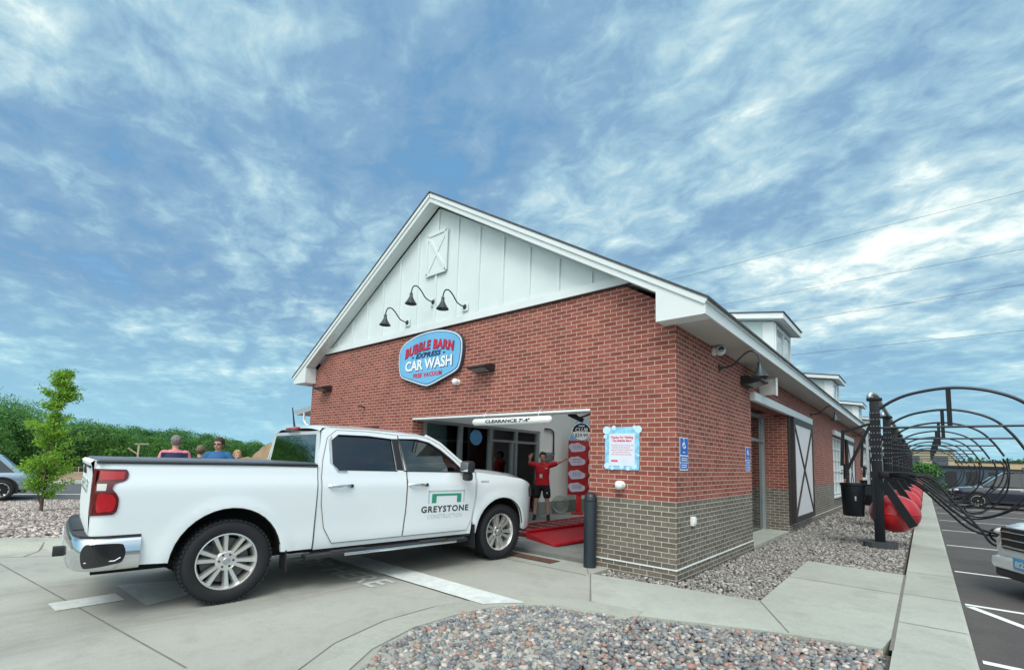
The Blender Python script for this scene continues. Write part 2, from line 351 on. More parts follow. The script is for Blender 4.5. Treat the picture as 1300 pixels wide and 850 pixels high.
def raw_mesh(name, V, F, mat, smooth=True):
    me = bpy.data.meshes.new(name); V = np.asarray(V, np.float32); F = np.asarray(F, np.int32)
    me.vertices.add(len(V)); me.vertices.foreach_set('co', V.ravel()); k = F.shape[1]
    me.loops.add(F.size); me.loops.foreach_set('vertex_index', F.ravel())
    me.polygons.add(len(F)); me.polygons.foreach_set('loop_start', np.arange(0, F.size, k, dtype=np.int32))
    try: me.polygons.foreach_set('loop_total', np.full(len(F), k, np.int32))
    except Exception: pass
    me.update(calc_edges=True); me.validate()
    if mat: me.materials.append(mat)
    if smooth: me.shade_smooth()
    return me
def text_data(s, size=1.0, shear=0.0, offset=0.0, extrude=0.0, sp=1.0, align='CENTER', res=3):
    cu = bpy.data.curves.new('t', 'FONT'); cu.body = s; cu.size = size; cu.shear = shear; cu.offset = offset; cu.extrude = extrude
    cu.space_character = sp; cu.align_x = align; cu.align_y = 'CENTER'; cu.resolution_u = res
    ob = bpy.data.objects.new('t', cu); COL.objects.link(ob); bpy.context.view_layer.update()
    me = bpy.data.meshes.new_from_object(ob.evaluated_get(bpy.context.evaluated_depsgraph_get()))
    bpy.data.objects.remove(ob); bpy.data.curves.remove(cu); return me
def text(name, s, size, o, xd, yd, mat, parent, shear=0, offset=0, extrude=.002, sp=1.0, warp=None, width=None, height=None, align='CENTER'):
    me = text_data(s, size, shear, offset, extrude, sp, align)
    co = np.zeros(len(me.vertices) * 3); me.vertices.foreach_get('co', co); co = co.reshape(-1, 3)
    if align == 'CENTER': co[:, 0] -= (co[:, 0].min() + co[:, 0].max()) / 2
    co[:, 1] -= (co[:, 1].min() + co[:, 1].max()) / 2
    if width: co[:, 0] *= width / (co[:, 0].max() - co[:, 0].min())
    if height: co[:, 1] *= height / (co[:, 1].max() - co[:, 1].min())
    if warp: co = warp(co)
    o = np.array(o); xd = np.array(Vector(xd).normalized()); yd = np.array(Vector(yd).normalized()); nn = np.cross(xd, yd)
    P = o + co[:, :1] * xd + co[:, 1:2] * yd + co[:, 2:3] * nn
    me.vertices.foreach_set('co', P.ravel()); me.materials.clear(); me.materials.append(mat); me.name = name; me.update()
    ob = link(name, me, parent); return ob
def rounded(w, h, r, n=5):
    pts = []
    for cx, cy, a0 in ((w / 2 - r, h / 2 - r, 0), (-w / 2 + r, h / 2 - r, 90), (-w / 2 + r, -h / 2 + r, 180), (w / 2 - r, -h / 2 + r, 270)):
        for i in range(n + 1): a = R(a0 + 90 * i / n); pts.append((cx + r * math.cos(a), cy + r * math.sin(a)))
    return pts
def catmull(pts, n=6, closed=False):
    pts = [Vector(p) for p in pts]; out = []; m = len(pts)
    rg = range(m) if closed else range(m - 1)
    for i in rg:
        p0 = pts[(i - 1) % m] if closed or i > 0 else pts[0]; p1 = pts[i]; p2 = pts[(i + 1) % m]; p3 = pts[(i + 2) % m] if closed or i + 2 < m else pts[-1]
        for k in range(n):
            t = k / n; out.append(.5 * ((2 * p1) + (p2 - p0) * t + (2 * p0 - 5 * p1 + 4 * p2 - p3) * t * t + (3 * p1 - p0 - 3 * p2 + p3) * t ** 3))
    if not closed: out.append(pts[-1])
    return out
def in_poly(px, py, poly):
    poly = np.asarray(poly); inside = np.zeros(len(px), bool); j = len(poly) - 1
    for i in range(len(poly)):
        xi, yi = poly[i]; xj, yj = poly[j]
        c = ((yi > py) != (yj > py)) & (px < (xj - xi) * (py - yi) / (yj - yi + 1e-12) + xi); inside ^= c; j = i
    return inside
def sheet(name, poly, z, mat, parent=None, zf=None, thick=0.0):
    """flat polygon (optionally with sides going down)"""
    n = len(poly); me = bpy.data.meshes.new(name)
    zs = [zf(*p) if zf else z for p in poly]
    bm = bmesh.new(); vs = [bm.verts.new((p[0], p[1], q)) for p, q in zip(poly, zs)]; f = bm.faces.new(vs)
    if f.normal.z < 0 or sum((poly[i][0] * poly[(i + 1) % n][1] - poly[(i + 1) % n][0] * poly[i][1]) for i in range(n)) < 0: f.normal_flip()
    if thick:
        vb = [bm.verts.new((p[0], p[1], q - thick)) for p, q in zip(poly, zs)]
        for i in range(n): j = (i + 1) % n; bm.faces.new((vs[i], vs[j], vb[j], vb[i]))
        bmesh.ops.recalc_face_normals(bm, faces=[g for g in bm.faces if g is not f])
    bmesh.ops.triangulate(bm, faces=[f]); bm.to_mesh(me); bm.free(); me.materials.append(mat)
    return link(name, me, parent)
def ribbon(pts, w0, w1):
    """strip along polyline: left offset w0, right offset w1 -> polygon"""
    P = [Vector((p[0], p[1])) for p in pts]; a = []; b = []
    for i in range(len(P)):
        d = (P[min(i + 1, len(P) - 1)] - P[max(i - 1, 0)]).normalized(); n = Vector((-d.y, d.x)); a.append(P[i] + n * w0); b.append(P[i] + n * w1)
    return [tuple(p) for p in a + b[::-1]]

# ================================================================== SETTING: ground, road, drive, kerbs
def terr(x, y):
    a = min(1, max(0, (-9 - x) / 9)); b = min(1, max(0, (-30 - x) / 60))
    return -0.17 - .16 * a - 1.0 * b
def ground():
    xs = np.concatenate([-np.geomspace(1500, 40, 16), np.linspace(-36, 36, 37), np.geomspace(40, 1500, 16)])
    V = np.array([(x, y, terr(x, y)) for y in xs for x in xs]); n = len(xs)
    F = [(j * n + i, j * n + i + 1, (j + 1) * n + i + 1, (j + 1) * n + i) for j in range(n - 1) for i in range(n - 1)]
    m = bpy.data.materials.new('ground_grass'); m.use_nodes = True; t = m.node_tree; b = t.nodes['Principled BSDF']
    g = N(t, 'ShaderNodeNewGeometry'); a = N(t, 'ShaderNodeTexNoise', i_Scale=.08, i_Detail=8.0, i_Roughness=.65); L(t, g.outputs['Position'], a.inputs['Vector'])
    r = ramp(t, [(.35, (.045, .085, .022)), (.5, (.07, .10, .03)), (.6, (.16, .13, .08))]); L(t, a.outputs[0], r.inputs[0]); L(t, r.outputs[0], b.inputs['Base Color']); b.inputs['Roughness'].default_value = .95
    tag(link('ground', raw_mesh('ground', V, F, m)), kind='structure')
ground()
# drive: the concrete lane that runs to the wash entrance
KERB = [(-14, -17), (-11.5, -12.6), (-9.6, -9.35), (-8.35, -7.3), (-7.43, -5.78), (-7.0, -4.95), (-6.65, -4.0), (-6.4, -2.9), (-6.3, -1.6), (-6.3, -0.02)]
ISL = [(2.26, -1.02), (1.87, -1.11), (1.28, -1.30), (.58, -1.64), (-.05, -1.95), (-.53, -2.07), (-.80, -2.30), (-.96, -2.62), (-1.04, -3.03), (-1.03, -3.54), (-.87, -4.05), (-.62, -4.37), (-.2, -4.95), (.2, -5.7), (.45, -6.8), (.5, -14), (2.27, -14)]
IS_OUT = [(-.53 - .02, -1.78), (-1.0, -2.12), (-1.24, -2.6), (-1.34, -3.03), (-1.33, -3.6), (-1.15, -4.2), (-.88, -4.62), (-.5, -5.15), (-.12, -5.85), (.12, -6.85), (.18, -14)]
drive_poly = KERB + [(-1.30, .0), (-1.0, -.0), (-1.0, -.5), (-.69, -1.01), (-.30, -1.62), (0.3, -1.75)] + [(.30, -1.85)] + [(.5, -14), (.5, -17)]
drive = tag(sheet('driveway', drive_poly, 0.0, CONC, thick=.15), kind='structure')
def strip(name, a, b, w, z, mat, parent=None):
    a, b = Vector((*a, 0)), Vector((*b, 0)); d = (b - a).normalized(); n = Vector((-d.y, d.x, 0)) * w / 2
    return sheet(name, [tuple((a + n).xy), tuple((b + n).xy), tuple((b - n).xy), tuple((a - n).xy)], z, mat, parent)
j = MB()
def jstrip(a, b, w=.012, z=.004):
    a, b = Vector((*a, z)), Vector((*b, z)); d = (b - a).normalized(); n = Vector((-d.y, d.x, 0)) * w / 2
    j.add([a + n, a - n, b - n, b + n], [(0, 1, 2, 3)])
for a, b in (((-6.3, -.62), (-1.0, -.62)), ((-1.02, -.52), (-1.38, -.02)), ((-7.2, -5.92), (-1.45, -5.15))):
    jstrip(a, b)
P = IS_OUT[:]
for a, b in zip(P[:-1], P[1:]): jstrip(a, b, .009)
j.build('concrete_joint', JOINT, drive)
tag(sheet('island_kerb', ribbon([(.3, -1.72), (-.05, -1.78), (-.44, -1.88), (-.80, -2.14), (-1.04, -2.5), (-1.14, -3.0), (-1.14, -3.56), (-.97, -4.13), (-.72, -4.52), (-.32, -5.05), (.08, -5.78), (.32, -6.85), (.36, -14)], .16, -.16), .012, CONC3, thick=.1), kind='structure')
# gutter and rolled kerb on the left of the lane
def kerb_mesh(name, pts, prof, mat, closed=False):
    P = [Vector((p[0], p[1], 0)) for p in pts]; V = []; n = len(prof)
    for i in range(len(P)):
        d = (P[min(i + 1, len(P) - 1)] - P[max(i - 1, 0)]).normalized(); nn = Vector((-d.y, d.x, 0))
        for u, z in prof: V.append(P[i] + nn * u + Vector((0, 0, z)))
    F = [(i * n + k, i * n + k + 1, (i + 1) * n + k + 1, (i + 1) * n + k) for i in range(len(P) - 1) for k in range(n - 1)]
    return tag(MB().add(V, F).build(name, mat, smooth=True, ang=30, fixn=False), kind='structure')
kp = [tuple(p.xy) for p in catmull([(a, b, 0) for a, b in KERB], 5)]
kb = kerb_mesh('kerb', kp, [(-.40, .003), (-.02, .006), (.03, .03), (.10, .105), (.16, .125), (.46, .13), (.50, .09), (.50, -.05)], CONC3)
jj = MB()
for i in (8, 14, 19, 22, 26, 31, 36):
    p = Vector((*kp[i], 0)); d = (Vector((*kp[i + 1], 0)) - p).normalized(); n = Vector((-d.y, d.x, 0))
    for u0, u1, z0, z1 in ((-.4, -.02, .006, .009), (-.02, .10, .009, .108), (.10, .46, .110, .134)):
        q = [p + n * u0 + Vector((0, 0, z0)), p + n * u1 + Vector((0, 0, z1))]; jj.add([q[0] - d * .007, q[0] + d * .007, q[1] + d * .007, q[1] - d * .007], [(0, 1, 2, 3)])
jj.build('kerb_joint', JOINT, kb)
# walk and pad
walk = [(-1.0, -.5), (-.69, -1.01), (-.30, -1.62), (0.3, -1.72), (.58, -1.60), (1.28, -1.27), (1.87, -1.08), (2.20, -1.0), (2.245, -.6), (2.245, 3.0), (1.0, 3.05), (1.05, -.19)]
wk = tag(sheet('path', walk, .006, CONC2, thick=.15), kind='structure')
j = MB()
for a, b in (((1.05, -.19), (1.52, -1.15)), ((1.02, 1.5), (2.24, 1.48)), ((-1.0, -.5), (-.30, -1.66))): jstrip(a, b, .012, .010)
j.build('path_joint', JOINT, wk)
# kerb between beds and parking lot
lk = kerb_mesh('car_park_kerb', [(2.27, -14), (2.27, -6), (2.27, -1), (2.27, 3), (2.27, 12), (2.27, 60)], [(.01, -.1), (0, .008), (-.50, .012), (-.535, -.008), (-.55, -.13)], CONC2)
j = MB()
for y in (-7, -5.2, -3.5, -1.75, 0.05, 1.55, 3.3, 5.6, 8.5, 11.5, 14.5, 18, 22, 26): jstrip((2.28, y), (2.80, y + .01), .012, .0155)
jstrip((2.262, -1.0), (2.262, 3.0), .03, .0085)
j.build('kerb_joint', JOINT, lk)
ZA = -.12
lot = tag(sheet('car_park', [(2.78, -40), (90, -40), (90, 70), (2.78, 70)], ZA, ASPH, thick=.04), kind='structure')
def pm(s, a, b, w):
    a, b = Vector((*a, ZA + .004)), Vector((*b, ZA + .004)); d = (b - a).normalized(); n = Vector((-d.y, d.x, 0)) * w / 2
    s.add([a + n, a - n, b - n, b + n], [(0, 1, 2, 3)])
for nm, ys in (('stall_line', [-.3, 2.15, 4.85, 8.75, 12.6, 16.5, 20.5, 24.6, 28.8, 33, 37.2]),):
    for i, y in enumerate(ys):
        s = MB(); pm(s, (2.86, y), (8.2, y), .10); s.build('stall_line', PAINTL, lot)
s = MB(); pm(s, (2.9, 2.05), (3.95, .35), .10); pm(s, (3.9, 2.05), (5.0, .35), .10); pm(s, (4.9, 2.05), (6.0, .35), .10); s.build('hatch_line', PAINTL, lot)
# road on the left
road = tag(sheet('road', [(-19.6, -60), (-19.35, -5), (-18.8, -2), (-17.5, 6), (-16, 60), (-60, 60), (-36, 8), (-28.9, -2.0), (-26.7, -4.9), (-25.6, -9), (-25.5, -60)], -.262, ASPH2), kind='structure')
s = MB()
for a, b in (((-22.6, -4.8), (-21.2, -1.9)), ((-22.8, -10), (-22.7, -7))):
    pa, pb = Vector((*a, -.257)), Vector((*b, -.257)); d = (pb - pa).normalized(); n = Vector((-d.y, d.x, 0)) * .09
    s.add([pa + n, pa - n, pb - n, pb + n], [(0, 1, 2, 3)])
s.build('road_line', PAINTL, road)
kerb_mesh('road_kerb', [(-25.6, -60), (-25.7, -9), (-26.8, -4.9), (-29.0, -2.0), (-36, 8), (-60, 60)], [(-.15, -.262), (0, -.15), (.45, -.12), (.5, -.3)], CONC3)
DIRT = pmat('dirt', (.27, .185, .11), .95, var=.3, scale=.5, bump=1.0, bscale=4, dirt=(.16, .12, .07, .7))
tag(sheet('dirt_ground', [(-27.3, -60), (-27.3, -5), (-29.5, -1.8), (-36.6, 8), (-60, 57), (-88, 60), (-88, -60)], 0, DIRT, zf=lambda x, y: terr(x, y) + .12), kind='structure')
def mound():
    V = []; nx, ny = 70, 44
    from mathutils import noise
    for j_ in range(ny):
        for i in range(nx):
            u, v = i / (nx - 1), j_ / (ny - 1); y = 3.2 + 21 * u; x = -41 + 12 * v
            e = min(1, 4 * u * (1 - u) * 1.5) * min(1, 4 * v * (1 - v))
            prof = .55 + .45 * math.exp(-((u - .42) / .16) ** 2) if u > .3 else .30 + .75 * u
            h = 3.3 * e ** .8 * prof * .92 + noise.fractal(Vector((x * .6, y * .6, 3)), 1.0, 2.0, 5) * .38 * e
            V.append((x, y, -.35 + max(-.1, h)))
    F = [(a * nx + b, a * nx + b + 1, (a + 1) * nx + b + 1, (a + 1) * nx + b) for a in range(ny - 1) for b in range(nx - 1)]
    tag(link('dirt_mound', raw_mesh('dirt_mound', V, F, DIRT)), kind='structure')
mound()
# ---- rock beds
ROCK = island_mat('river_rock', [(.26, .24, .22), (.16, .17, .18), (.42, .38, .34), (.12, .14, .155), (.34, .20, .16), (.24, .26, .26), (.20, .17, .16), (.50, .46, .42), (.17, .20, .22), (.30, .27, .22), (.25, .19, .18), (.36, .34, .32), (.14, .15, .16), (.22, .23, .23), (.20, .21, .22)], .62, .14, .35, 60)
ROCKG = island_mat('grey_rock', [(.27, .26, .24), (.18, .175, .165), (.34, .325, .30), (.15, .15, .15), (.24, .21, .185), (.22, .22, .215), (.44, .42, .39), (.19, .185, .17), (.28, .26, .235)], .7, .14, .35, 60)
ROCKT = island_mat('tan_rock', [(.44, .38, .34), (.28, .24, .22), (.56, .50, .46), (.20, .18, .17), (.38, .30, .26), (.34, .32, .30)], .75, .12, .0, 30)
BEDB = pmat('bed_base', (.10, .09, .08), .95, var=.3, scale=30, bump=1, bscale=60)
def stones(name, poly, zf, n, smin, smax, mat, sub=1, layers=2):
    base = []
    for k in range(7):
        bm = bmesh.new(); bmesh.ops.create_icosphere(bm, subdivisions=sub, radius=1)
        V = np.array([v.co[:] for v in bm.verts]); F = np.array([[v.index for v in f.verts] for f in bm.faces]); bm.free()
        r = np.random.default_rng(k + 3); q = V.copy()
        for _ in range(4):
            d = r.normal(size=3); d /= np.linalg.norm(d); h = r.uniform(.55, .85); t = V @ d; q -= np.clip(t - h, 0, 9)[:, None] * d * .9; V = q.copy()
        V *= (1 + r.normal(size=(len(V), 1)) * .05); base.append((V, F))
    pa = np.array(poly); x0, y0 = pa.min(0); x1, y1 = pa.max(0); VS = []; FS = []; off = 0; cnt = 0
    while cnt < n:
        m = 4000; X = rng.uniform(x0, x1, m); Y = rng.uniform(y0, y1, m); ok = in_poly(X, Y, poly)
        for x, y in zip(X[ok], Y[ok]):
            if cnt >= n: break
            s = rng.uniform(smin, smax) * rng.choice([1, 1, .75, 1.2]) / 2; lay = rng.integers(0, layers)
            V, F = base[rng.integers(0, 7)]
            a, b_, c = rng.uniform(0, 2 * math.pi), rng.normal() * .35, rng.normal() * .35
            ca, sa = math.cos(a), math.sin(a); Rz = np.array([[ca, -sa, 0], [sa, ca, 0], [0, 0, 1]])
            Rx = np.array([[1, 0, 0], [0, math.cos(b_), -math.sin(b_)], [0, math.sin(b_), math.cos(b_)]]); Ry = np.array([[math.cos(c), 0, math.sin(c)], [0, 1, 0], [-math.sin(c), 0, math.cos(c)]])
            Vv = (V * np.array([s * rng.uniform(1.0, 1.45), s * rng.uniform(.75, 1.05), s * rng.uniform(.5, .8)])) @ (Rz @ Rx @ Ry).T
            Vv += np.array([x, y, zf(x, y) + lay * smin * .38 + rng.uniform(0, .35) * smin]); VS.append(Vv); FS.append(F + off); off += len(V); cnt += 1
    return tag(link(name, raw_mesh(name, np.concatenate(VS), np.concatenate(FS), mat)), kind='stuff')
tag(sheet('island_bed', ISL, -.035, BEDB), kind='structure')
near = [(2.22, -1.06), (1.87, -1.17), (1.28, -1.36), (.58, -1.70), (-.05, -2.0), (-.50, -2.12), (-.75, -2.34), (-.90, -2.65), (-.97, -3.03), (-.96, -3.5), (-.80, -4.0), (-.55, -4.33), (-.13, -4.9), (.25, -5.65), (2.22, -5.65)]
stones('island_river_rock', near, lambda x, y: -.03, 15000, .036, .072, ROCK, 2 if False else 1, 3)
bedp = [(-1.0, -.5), (1.05, -.19), (1.0, 3.05), (2.24, 3.0), (2.26, 60), (.0, 60), (0, 0), (-1.05, 0), (-1.08, -.35)]
tag(sheet('building_bed', bedp, -.045, BEDB), kind='structure')
stones('bed_gravel', [(-.93, -.44), (1.08, -.14), (.98, 3.1), (2.21, 3.04), (2.21, 8.5), (.04, 8.5), (.04, -.03), (-.98, -.03)], lambda x, y: -.04, 11500, .036, .062, ROCKG, 1, 2)
stones('far_bed_gravel', [(.04, 8.5), (2.21, 8.5), (2.21, 30), (.04, 30)], lambda x, y: -.04, 11000, .05, .085, ROCKG, 1, 2)
def bz(x, y): return .085 - .33 * min(1, max(0, (-8 - x) / 10.5))
left_bed = [(a - .45, b + .28) for a, b in KERB[2:]] + [(-6.6, 5), (-17.6, 6), (-18.9, -2), (-19.5, -5), (-19.6, -12)]
lb = MB(); 
g_ = [(x, y) for y in np.linspace(-12, 6, 19) for x in np.linspace(-19.6, -6.2, 15)]
tag(sheet('rock_bed', left_bed, 0, pmat('rock_base', (.30, .26, .23), .95, var=.35, scale=9, bump=1, bscale=20), zf=lambda x, y: bz(x, y) - .02), kind='structure')
stones('rock_bed_gravel', [(-19.4, -8), (-9.6, -8.2), (-8.9, -7.2), (-7.95, -5.5), (-7.5, -4.7), (-7.15, -3.9), (-6.9, -2.9), (-6.85, 1.5), (-17.9, 2.5), (-18.8, -2), (-19.3, -5)], lambda x, y: bz(x, y) - .01, 22000, .045, .085, ROCKT, 1, 1)
# ---- paint on the drive
def paint(name, poly, mat=PAINTW, z=.005): return sheet(name, poly, z, mat, drive)
paint('stop_line', [(-5.75, -2.62), (-1.03, -2.60), (-.75, -2.23), (-5.75, -2.18)], z=.0165)
paint('arrow_shaft', [(-3.95, -5.62), (-3.62, -5.60), (-3.63, -5.09), (-3.96, -5.11)])
paint('arrow_head', [(-4.34, -5.03), (-3.26, -4.99), (-3.80, -3.6)], pmat('worn_paint', (.46, .50, .49), .7, var=.15, scale=7))
t_ = text('painted_words', 'STOP HERE', .5, (-3.66, -2.90, .006), (1, .02, 0), (-.02, 1, 0), pmat('pale_paint', (.50, .53, .50), .8, var=.1, scale=20), drive, width=2.55, height=.36, extrude=0.0, offset=.008)
# iron trench drain
dr = MB(); dr.bb(-2.75, -1.76, -.40, -.14, .002, .008); d0 = dr.build('trench_drain', pmat('rust_iron', (.075, .048, .035), .75, .3, var=.35, scale=12), None)
tag(d0, 'rusty trench drain grate in the concrete by the front wheel', 'drain')
gg = MB()
for i in range(30): gg.bb(-2.72 + i * .0325, -2.70 + i * .0325, -.375, -.165, .0085, .0125)
gg.build('grate_bar', pmat('rust_bar', (.16, .09, .06), .8, .2, var=.3, scale=14), d0)

# ================================================================== CAR WASH BUILDING
BL = 42.0; B = thing('car_wash_building', 'red and grey brick car wash with a white board and batten gable', 'building')
XC = -5.15; SL = .6035; ZR = 7.07
def rz_(x): return ZR - SL * abs(x - XC)
def wall_front():
    s = MB(); H0 = -.15
    # front wall faces y=0 .. .30 ; opening x -5.75..-1.35, z..2.35
    def pr(poly): s.prism(poly, (0, 0, 0), (1, 0, 0), (0, 0, 1), -0.30 if False else .30)
    return s
def wall_poly(name, polys, o, xd, yd, depth, mat, parent):
    s = MB()
    for p in polys: s.prism(p, o, xd, yd, depth)
    return s.build(name, mat, parent, smooth=False, fixn=True)
# outer face at y=0; prism extrudes along -(xd x yd): xd=(1,0,0), yd=(0,0,1) -> n=(0,-1,0) -> body goes to +y
s = MB(); LT = .14
def frontp(poly, y=0, d=.30): s.prism(poly, (0, y, 0), (1, 0, 0), (0, 0, 1), d)
frontp([(-1.35, LT), (0, LT), (0, 3.7), (-.8, 4.19), (-1.35, 4.19)])
frontp([(-5.75, 2.35), (-1.35, 2.35), (-1.35, 4.19), (-5.75, 4.19)])
frontp([(-8.02, LT), (-5.75, LT), (-5.75, 4.19), (-8.02, 4.19)]); frontp([(-8.02, 2.2), (-8.02, 4.19), (-9.0, 4.19), (-9.0, 2.2)][::-1] if False else [(-10.3, LT), (-8.02, LT), (-8.02, 4.19), (-9.5, 4.19), (-10.3, 3.7)])
# plinth 12 mm proud
s.bb(-1.35, .012, -.012, .3, -.15, LT - .008); s.bb(-10.312, -5.75, -.012, .3, -.15, LT - .008)
s.build('front_wall', BRICK, B, smooth=False, fixn=True)
s = MB(); s.bb(-1.35, .02, -.02, .05, LT - .010, LT + .004); s.bb(-10.32, -5.75, -.02, .05, LT - .010, LT + .004); s.bb(-.05, .0195, -.0195, 3.75, LT - .009, LT + .003)
s.bb(-.05, .0195, 7.0, BL, LT - .009, LT + .003); s.build('water_table', WHITE_TRIM, B, smooth=False)
# side wall
s = MB(); OP = [(3.75, 7.0, 2.83, -.15), (14.8, 18.25, 2.80, .55), (25.8, 29.2, 2.80, .55), (36.8, 40.2, 2.80, .55)]
def sidep(y0, y1, z0, z1): s.bb(-.30, 0, y0, y1, z0, z1)
y = .30
for y0, y1, zt, zb in OP:
    sidep(y, y0, LT, 3.5); sidep(y0, y1, zt, 3.5)
    if zb > 0: sidep(y0, y1, LT, zb)
    y = y1
sidep(y, BL, LT, 3.5)
s.bb(-.30, .012, .30, 3.75, -.15, LT - .008); s.bb(-.30, .012, 7.0, BL, -.15, LT - .008)
s.bb(-.62, -.30, 7.0, 7.25, -.15, 2.9); s.bb(-.62, -.30, 3.5, 3.75, -.15, 2.9)
s.build('side_wall', BRICK, B, smooth=False)
s = MB(); s.bb(-10.3, -10.0, .3, BL, -.15, 3.5); s.bb(-10.0, -5.8, BL - .3, BL, -.15, 4.2); s.bb(-1.2, -.3, BL - .3, BL, -.15, 4.2); s.build('rear_wall', BRICK, B, smooth=False)
# gable siding
s = MB(); s.prism([(-9.62, 4.19), (-.68, 4.19), (-.3, 4.0), (XC, 6.86), (-10.0, 4.0)], (0, -.012, 0), (1, 0, 0), (0, 0, 1), .28); s.build('gable_siding', SIDING, B, smooth=False, fixn=True)
for k in range(-7, 8):
    x = XC + k * .633; zt = rz_(x) - .26; zb = 4.33
    if zt - zb < .08: continue
    for z0, z1 in (((zb, 5.375), (6.325, zt)) if k == 0 else ((zb, zt),)):
        s = MB(); s.bb(x - .028, x + .028, -.046, -.012, z0, z1); s.build('batten', SIDING, B, smooth=False)
s = MB(); s.bb(-9.65, -.65, -.048, -.0125, 4.195, 4.33); s.build('gable_trim', WHITE_TRIM, B, smooth=False)
s = MB(); s.bb(-9.7, -.6, -.05, 0, 4.178, 4.194); s.build('flashing_shadow_line', DKBROWN, B, smooth=False)  # flashing strip, its dark brown painting the shadow line over the brick
# X panel
s = MB(); xa, xb, za, zb = -5.46, -4.84, 5.41, 6.29; y0 = -.052
s.bb(xa, xb, -.048, -.0465, za, zb)
for a, b in (((xa, za), (xb, za)), ((xa, zb), (xb, zb)), ((xa, za), (xa, zb)), ((xb, za), (xb, zb))): s.bar((a[0], -.056, a[1]), (b[0], -.056, b[1]), .026, .07, up=(0, 0, 1) if a[0] != b[0] else (1, 0, 0))
s.bar((xa, -.054, za), (xb, -.054, zb), .020, .06); s.bar((xa, -.058, zb), (xb, -.058, za), .020, .06)
s.build('loft_door_trim', SIDING, B, smooth=False)
# rake fascia, soffit, boxes
s = MB(); fv = .19
def both(f): f(1); f(-1)
def rake(sg):
    def X(x): return XC + sg * (x - XC)
    P = [(XC, ZR), (X(.5), 3.66), (X(.5), 3.45), (X(-.157), 3.45), (X(-.157), rz_(-.157) - fv), (XC, ZR - fv)]
    if sg > 0: P = P[::-1]
    s.prism(P, (0, -.30, 0), (1, 0, 0), (0, 0, 1), .025)
both(rake); s.build('rake_fascia', WHITE_TRIM, B, smooth=False, fixn=True)
s = MB()
def rtrim(sg):
    def X(x): return XC + sg * (x - XC)
    s.bar((XC, -.312, ZR - .045), (X(.52), -.312, 3.66 - .045 - .01), .022, .075, up=(0, 0, 1))
both(rtrim); s.build('rake_trim', WHITE_TRIM, B, smooth=False)
s = MB()
def rs(sg):
    def X(x): return XC + sg * (x - XC)
    # underside board between fascia and siding
    s.add([(XC, -.276, ZR - fv + .01), (X(-.157), -.276, rz_(-.157) - fv + .01), (X(-.157), -.04, rz_(-.157) - fv + .01), (XC, -.04, ZR - fv + .01)], [(0, 1, 2, 3) if sg > 0 else (3, 2, 1, 0)])
    s.add([(X(-.157), -.276, 3.452), (X(-.157), -.276, 3.87), (X(-.157), 0.0, 3.87), (X(-.157), 0.0, 3.452)], [(0, 1, 2, 3)])
    s.add([(X(-.157), -.276, 3.46), (X(.48), -.276, 3.46), (X(.48), 0.0, 3.46), (X(-.157), 0.0, 3.46)], [(3, 2, 1, 0)])
both(rs); s.build('rake_soffit', WHITE_TRIM, B, smooth=False)
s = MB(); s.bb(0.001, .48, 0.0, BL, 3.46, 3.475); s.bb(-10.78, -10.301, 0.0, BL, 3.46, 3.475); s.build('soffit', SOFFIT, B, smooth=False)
s = MB(); s.bb(.48, .505, -.30, BL, 3.45, 3.655); s.bb(-10.805, -10.78, -.30, BL, 3.45, 3.655); s.build('eave_fascia', WHITE_TRIM, B, smooth=False)
s = MB(); s.bb(.506, .53, -.31, BL, 3.60, 3.658); s.build('gutter_trim', WHITE_TRIM, B, smooth=False)
def slab(sg, xa, xb, ya, yb, o0, o1):
    """piece of one roof slope between distances xa..xb from the ridge"""
    P = [(XC + sg * xa, ZR - SL * xa + o0), (XC + sg * xb, ZR - SL * xb + o0), (XC + sg * xb, ZR - SL * xb + o1), (XC + sg * xa, ZR - SL * xa + o1)]
    if sg > 0: P = P[::-1]
    return (P, ya, yb - ya)
s = MB(); u = MB(); g2 = MB(); E_ = .56 - XC
for sg in (-1, 1):
    for xa, xb, ya, yb in ((0, E_, -.335, .8), (0, .5, .8, 7.4), (4.9, E_, .8, 7.4), (0, E_, 7.4, BL + .265)):
        P, y_, d_ = slab(sg, xa, xb, ya, yb, .002, .035); s.prism(P, (0, y_, 0), (1, 0, 0), (0, 0, 1), d_)
    P, y_, d_ = slab(sg, .5, 4.9, .8, 7.4, .012, .024); g2.prism(P, (0, y_, 0), (1, 0, 0), (0, 0, 1), d_)
rfo = s.build('roof', SHINGLE, B, smooth=False, fixn=True)
g2.build('added_skylight', pmat('added_skylight_frame', (.8, .8, .8), .3) if False else glass_mat('added_skylight_glass', (.92, .95, .95), .0), rfo, smooth=False, fixn=True)  # unseen glazed roof openings, added to let daylight into the bay
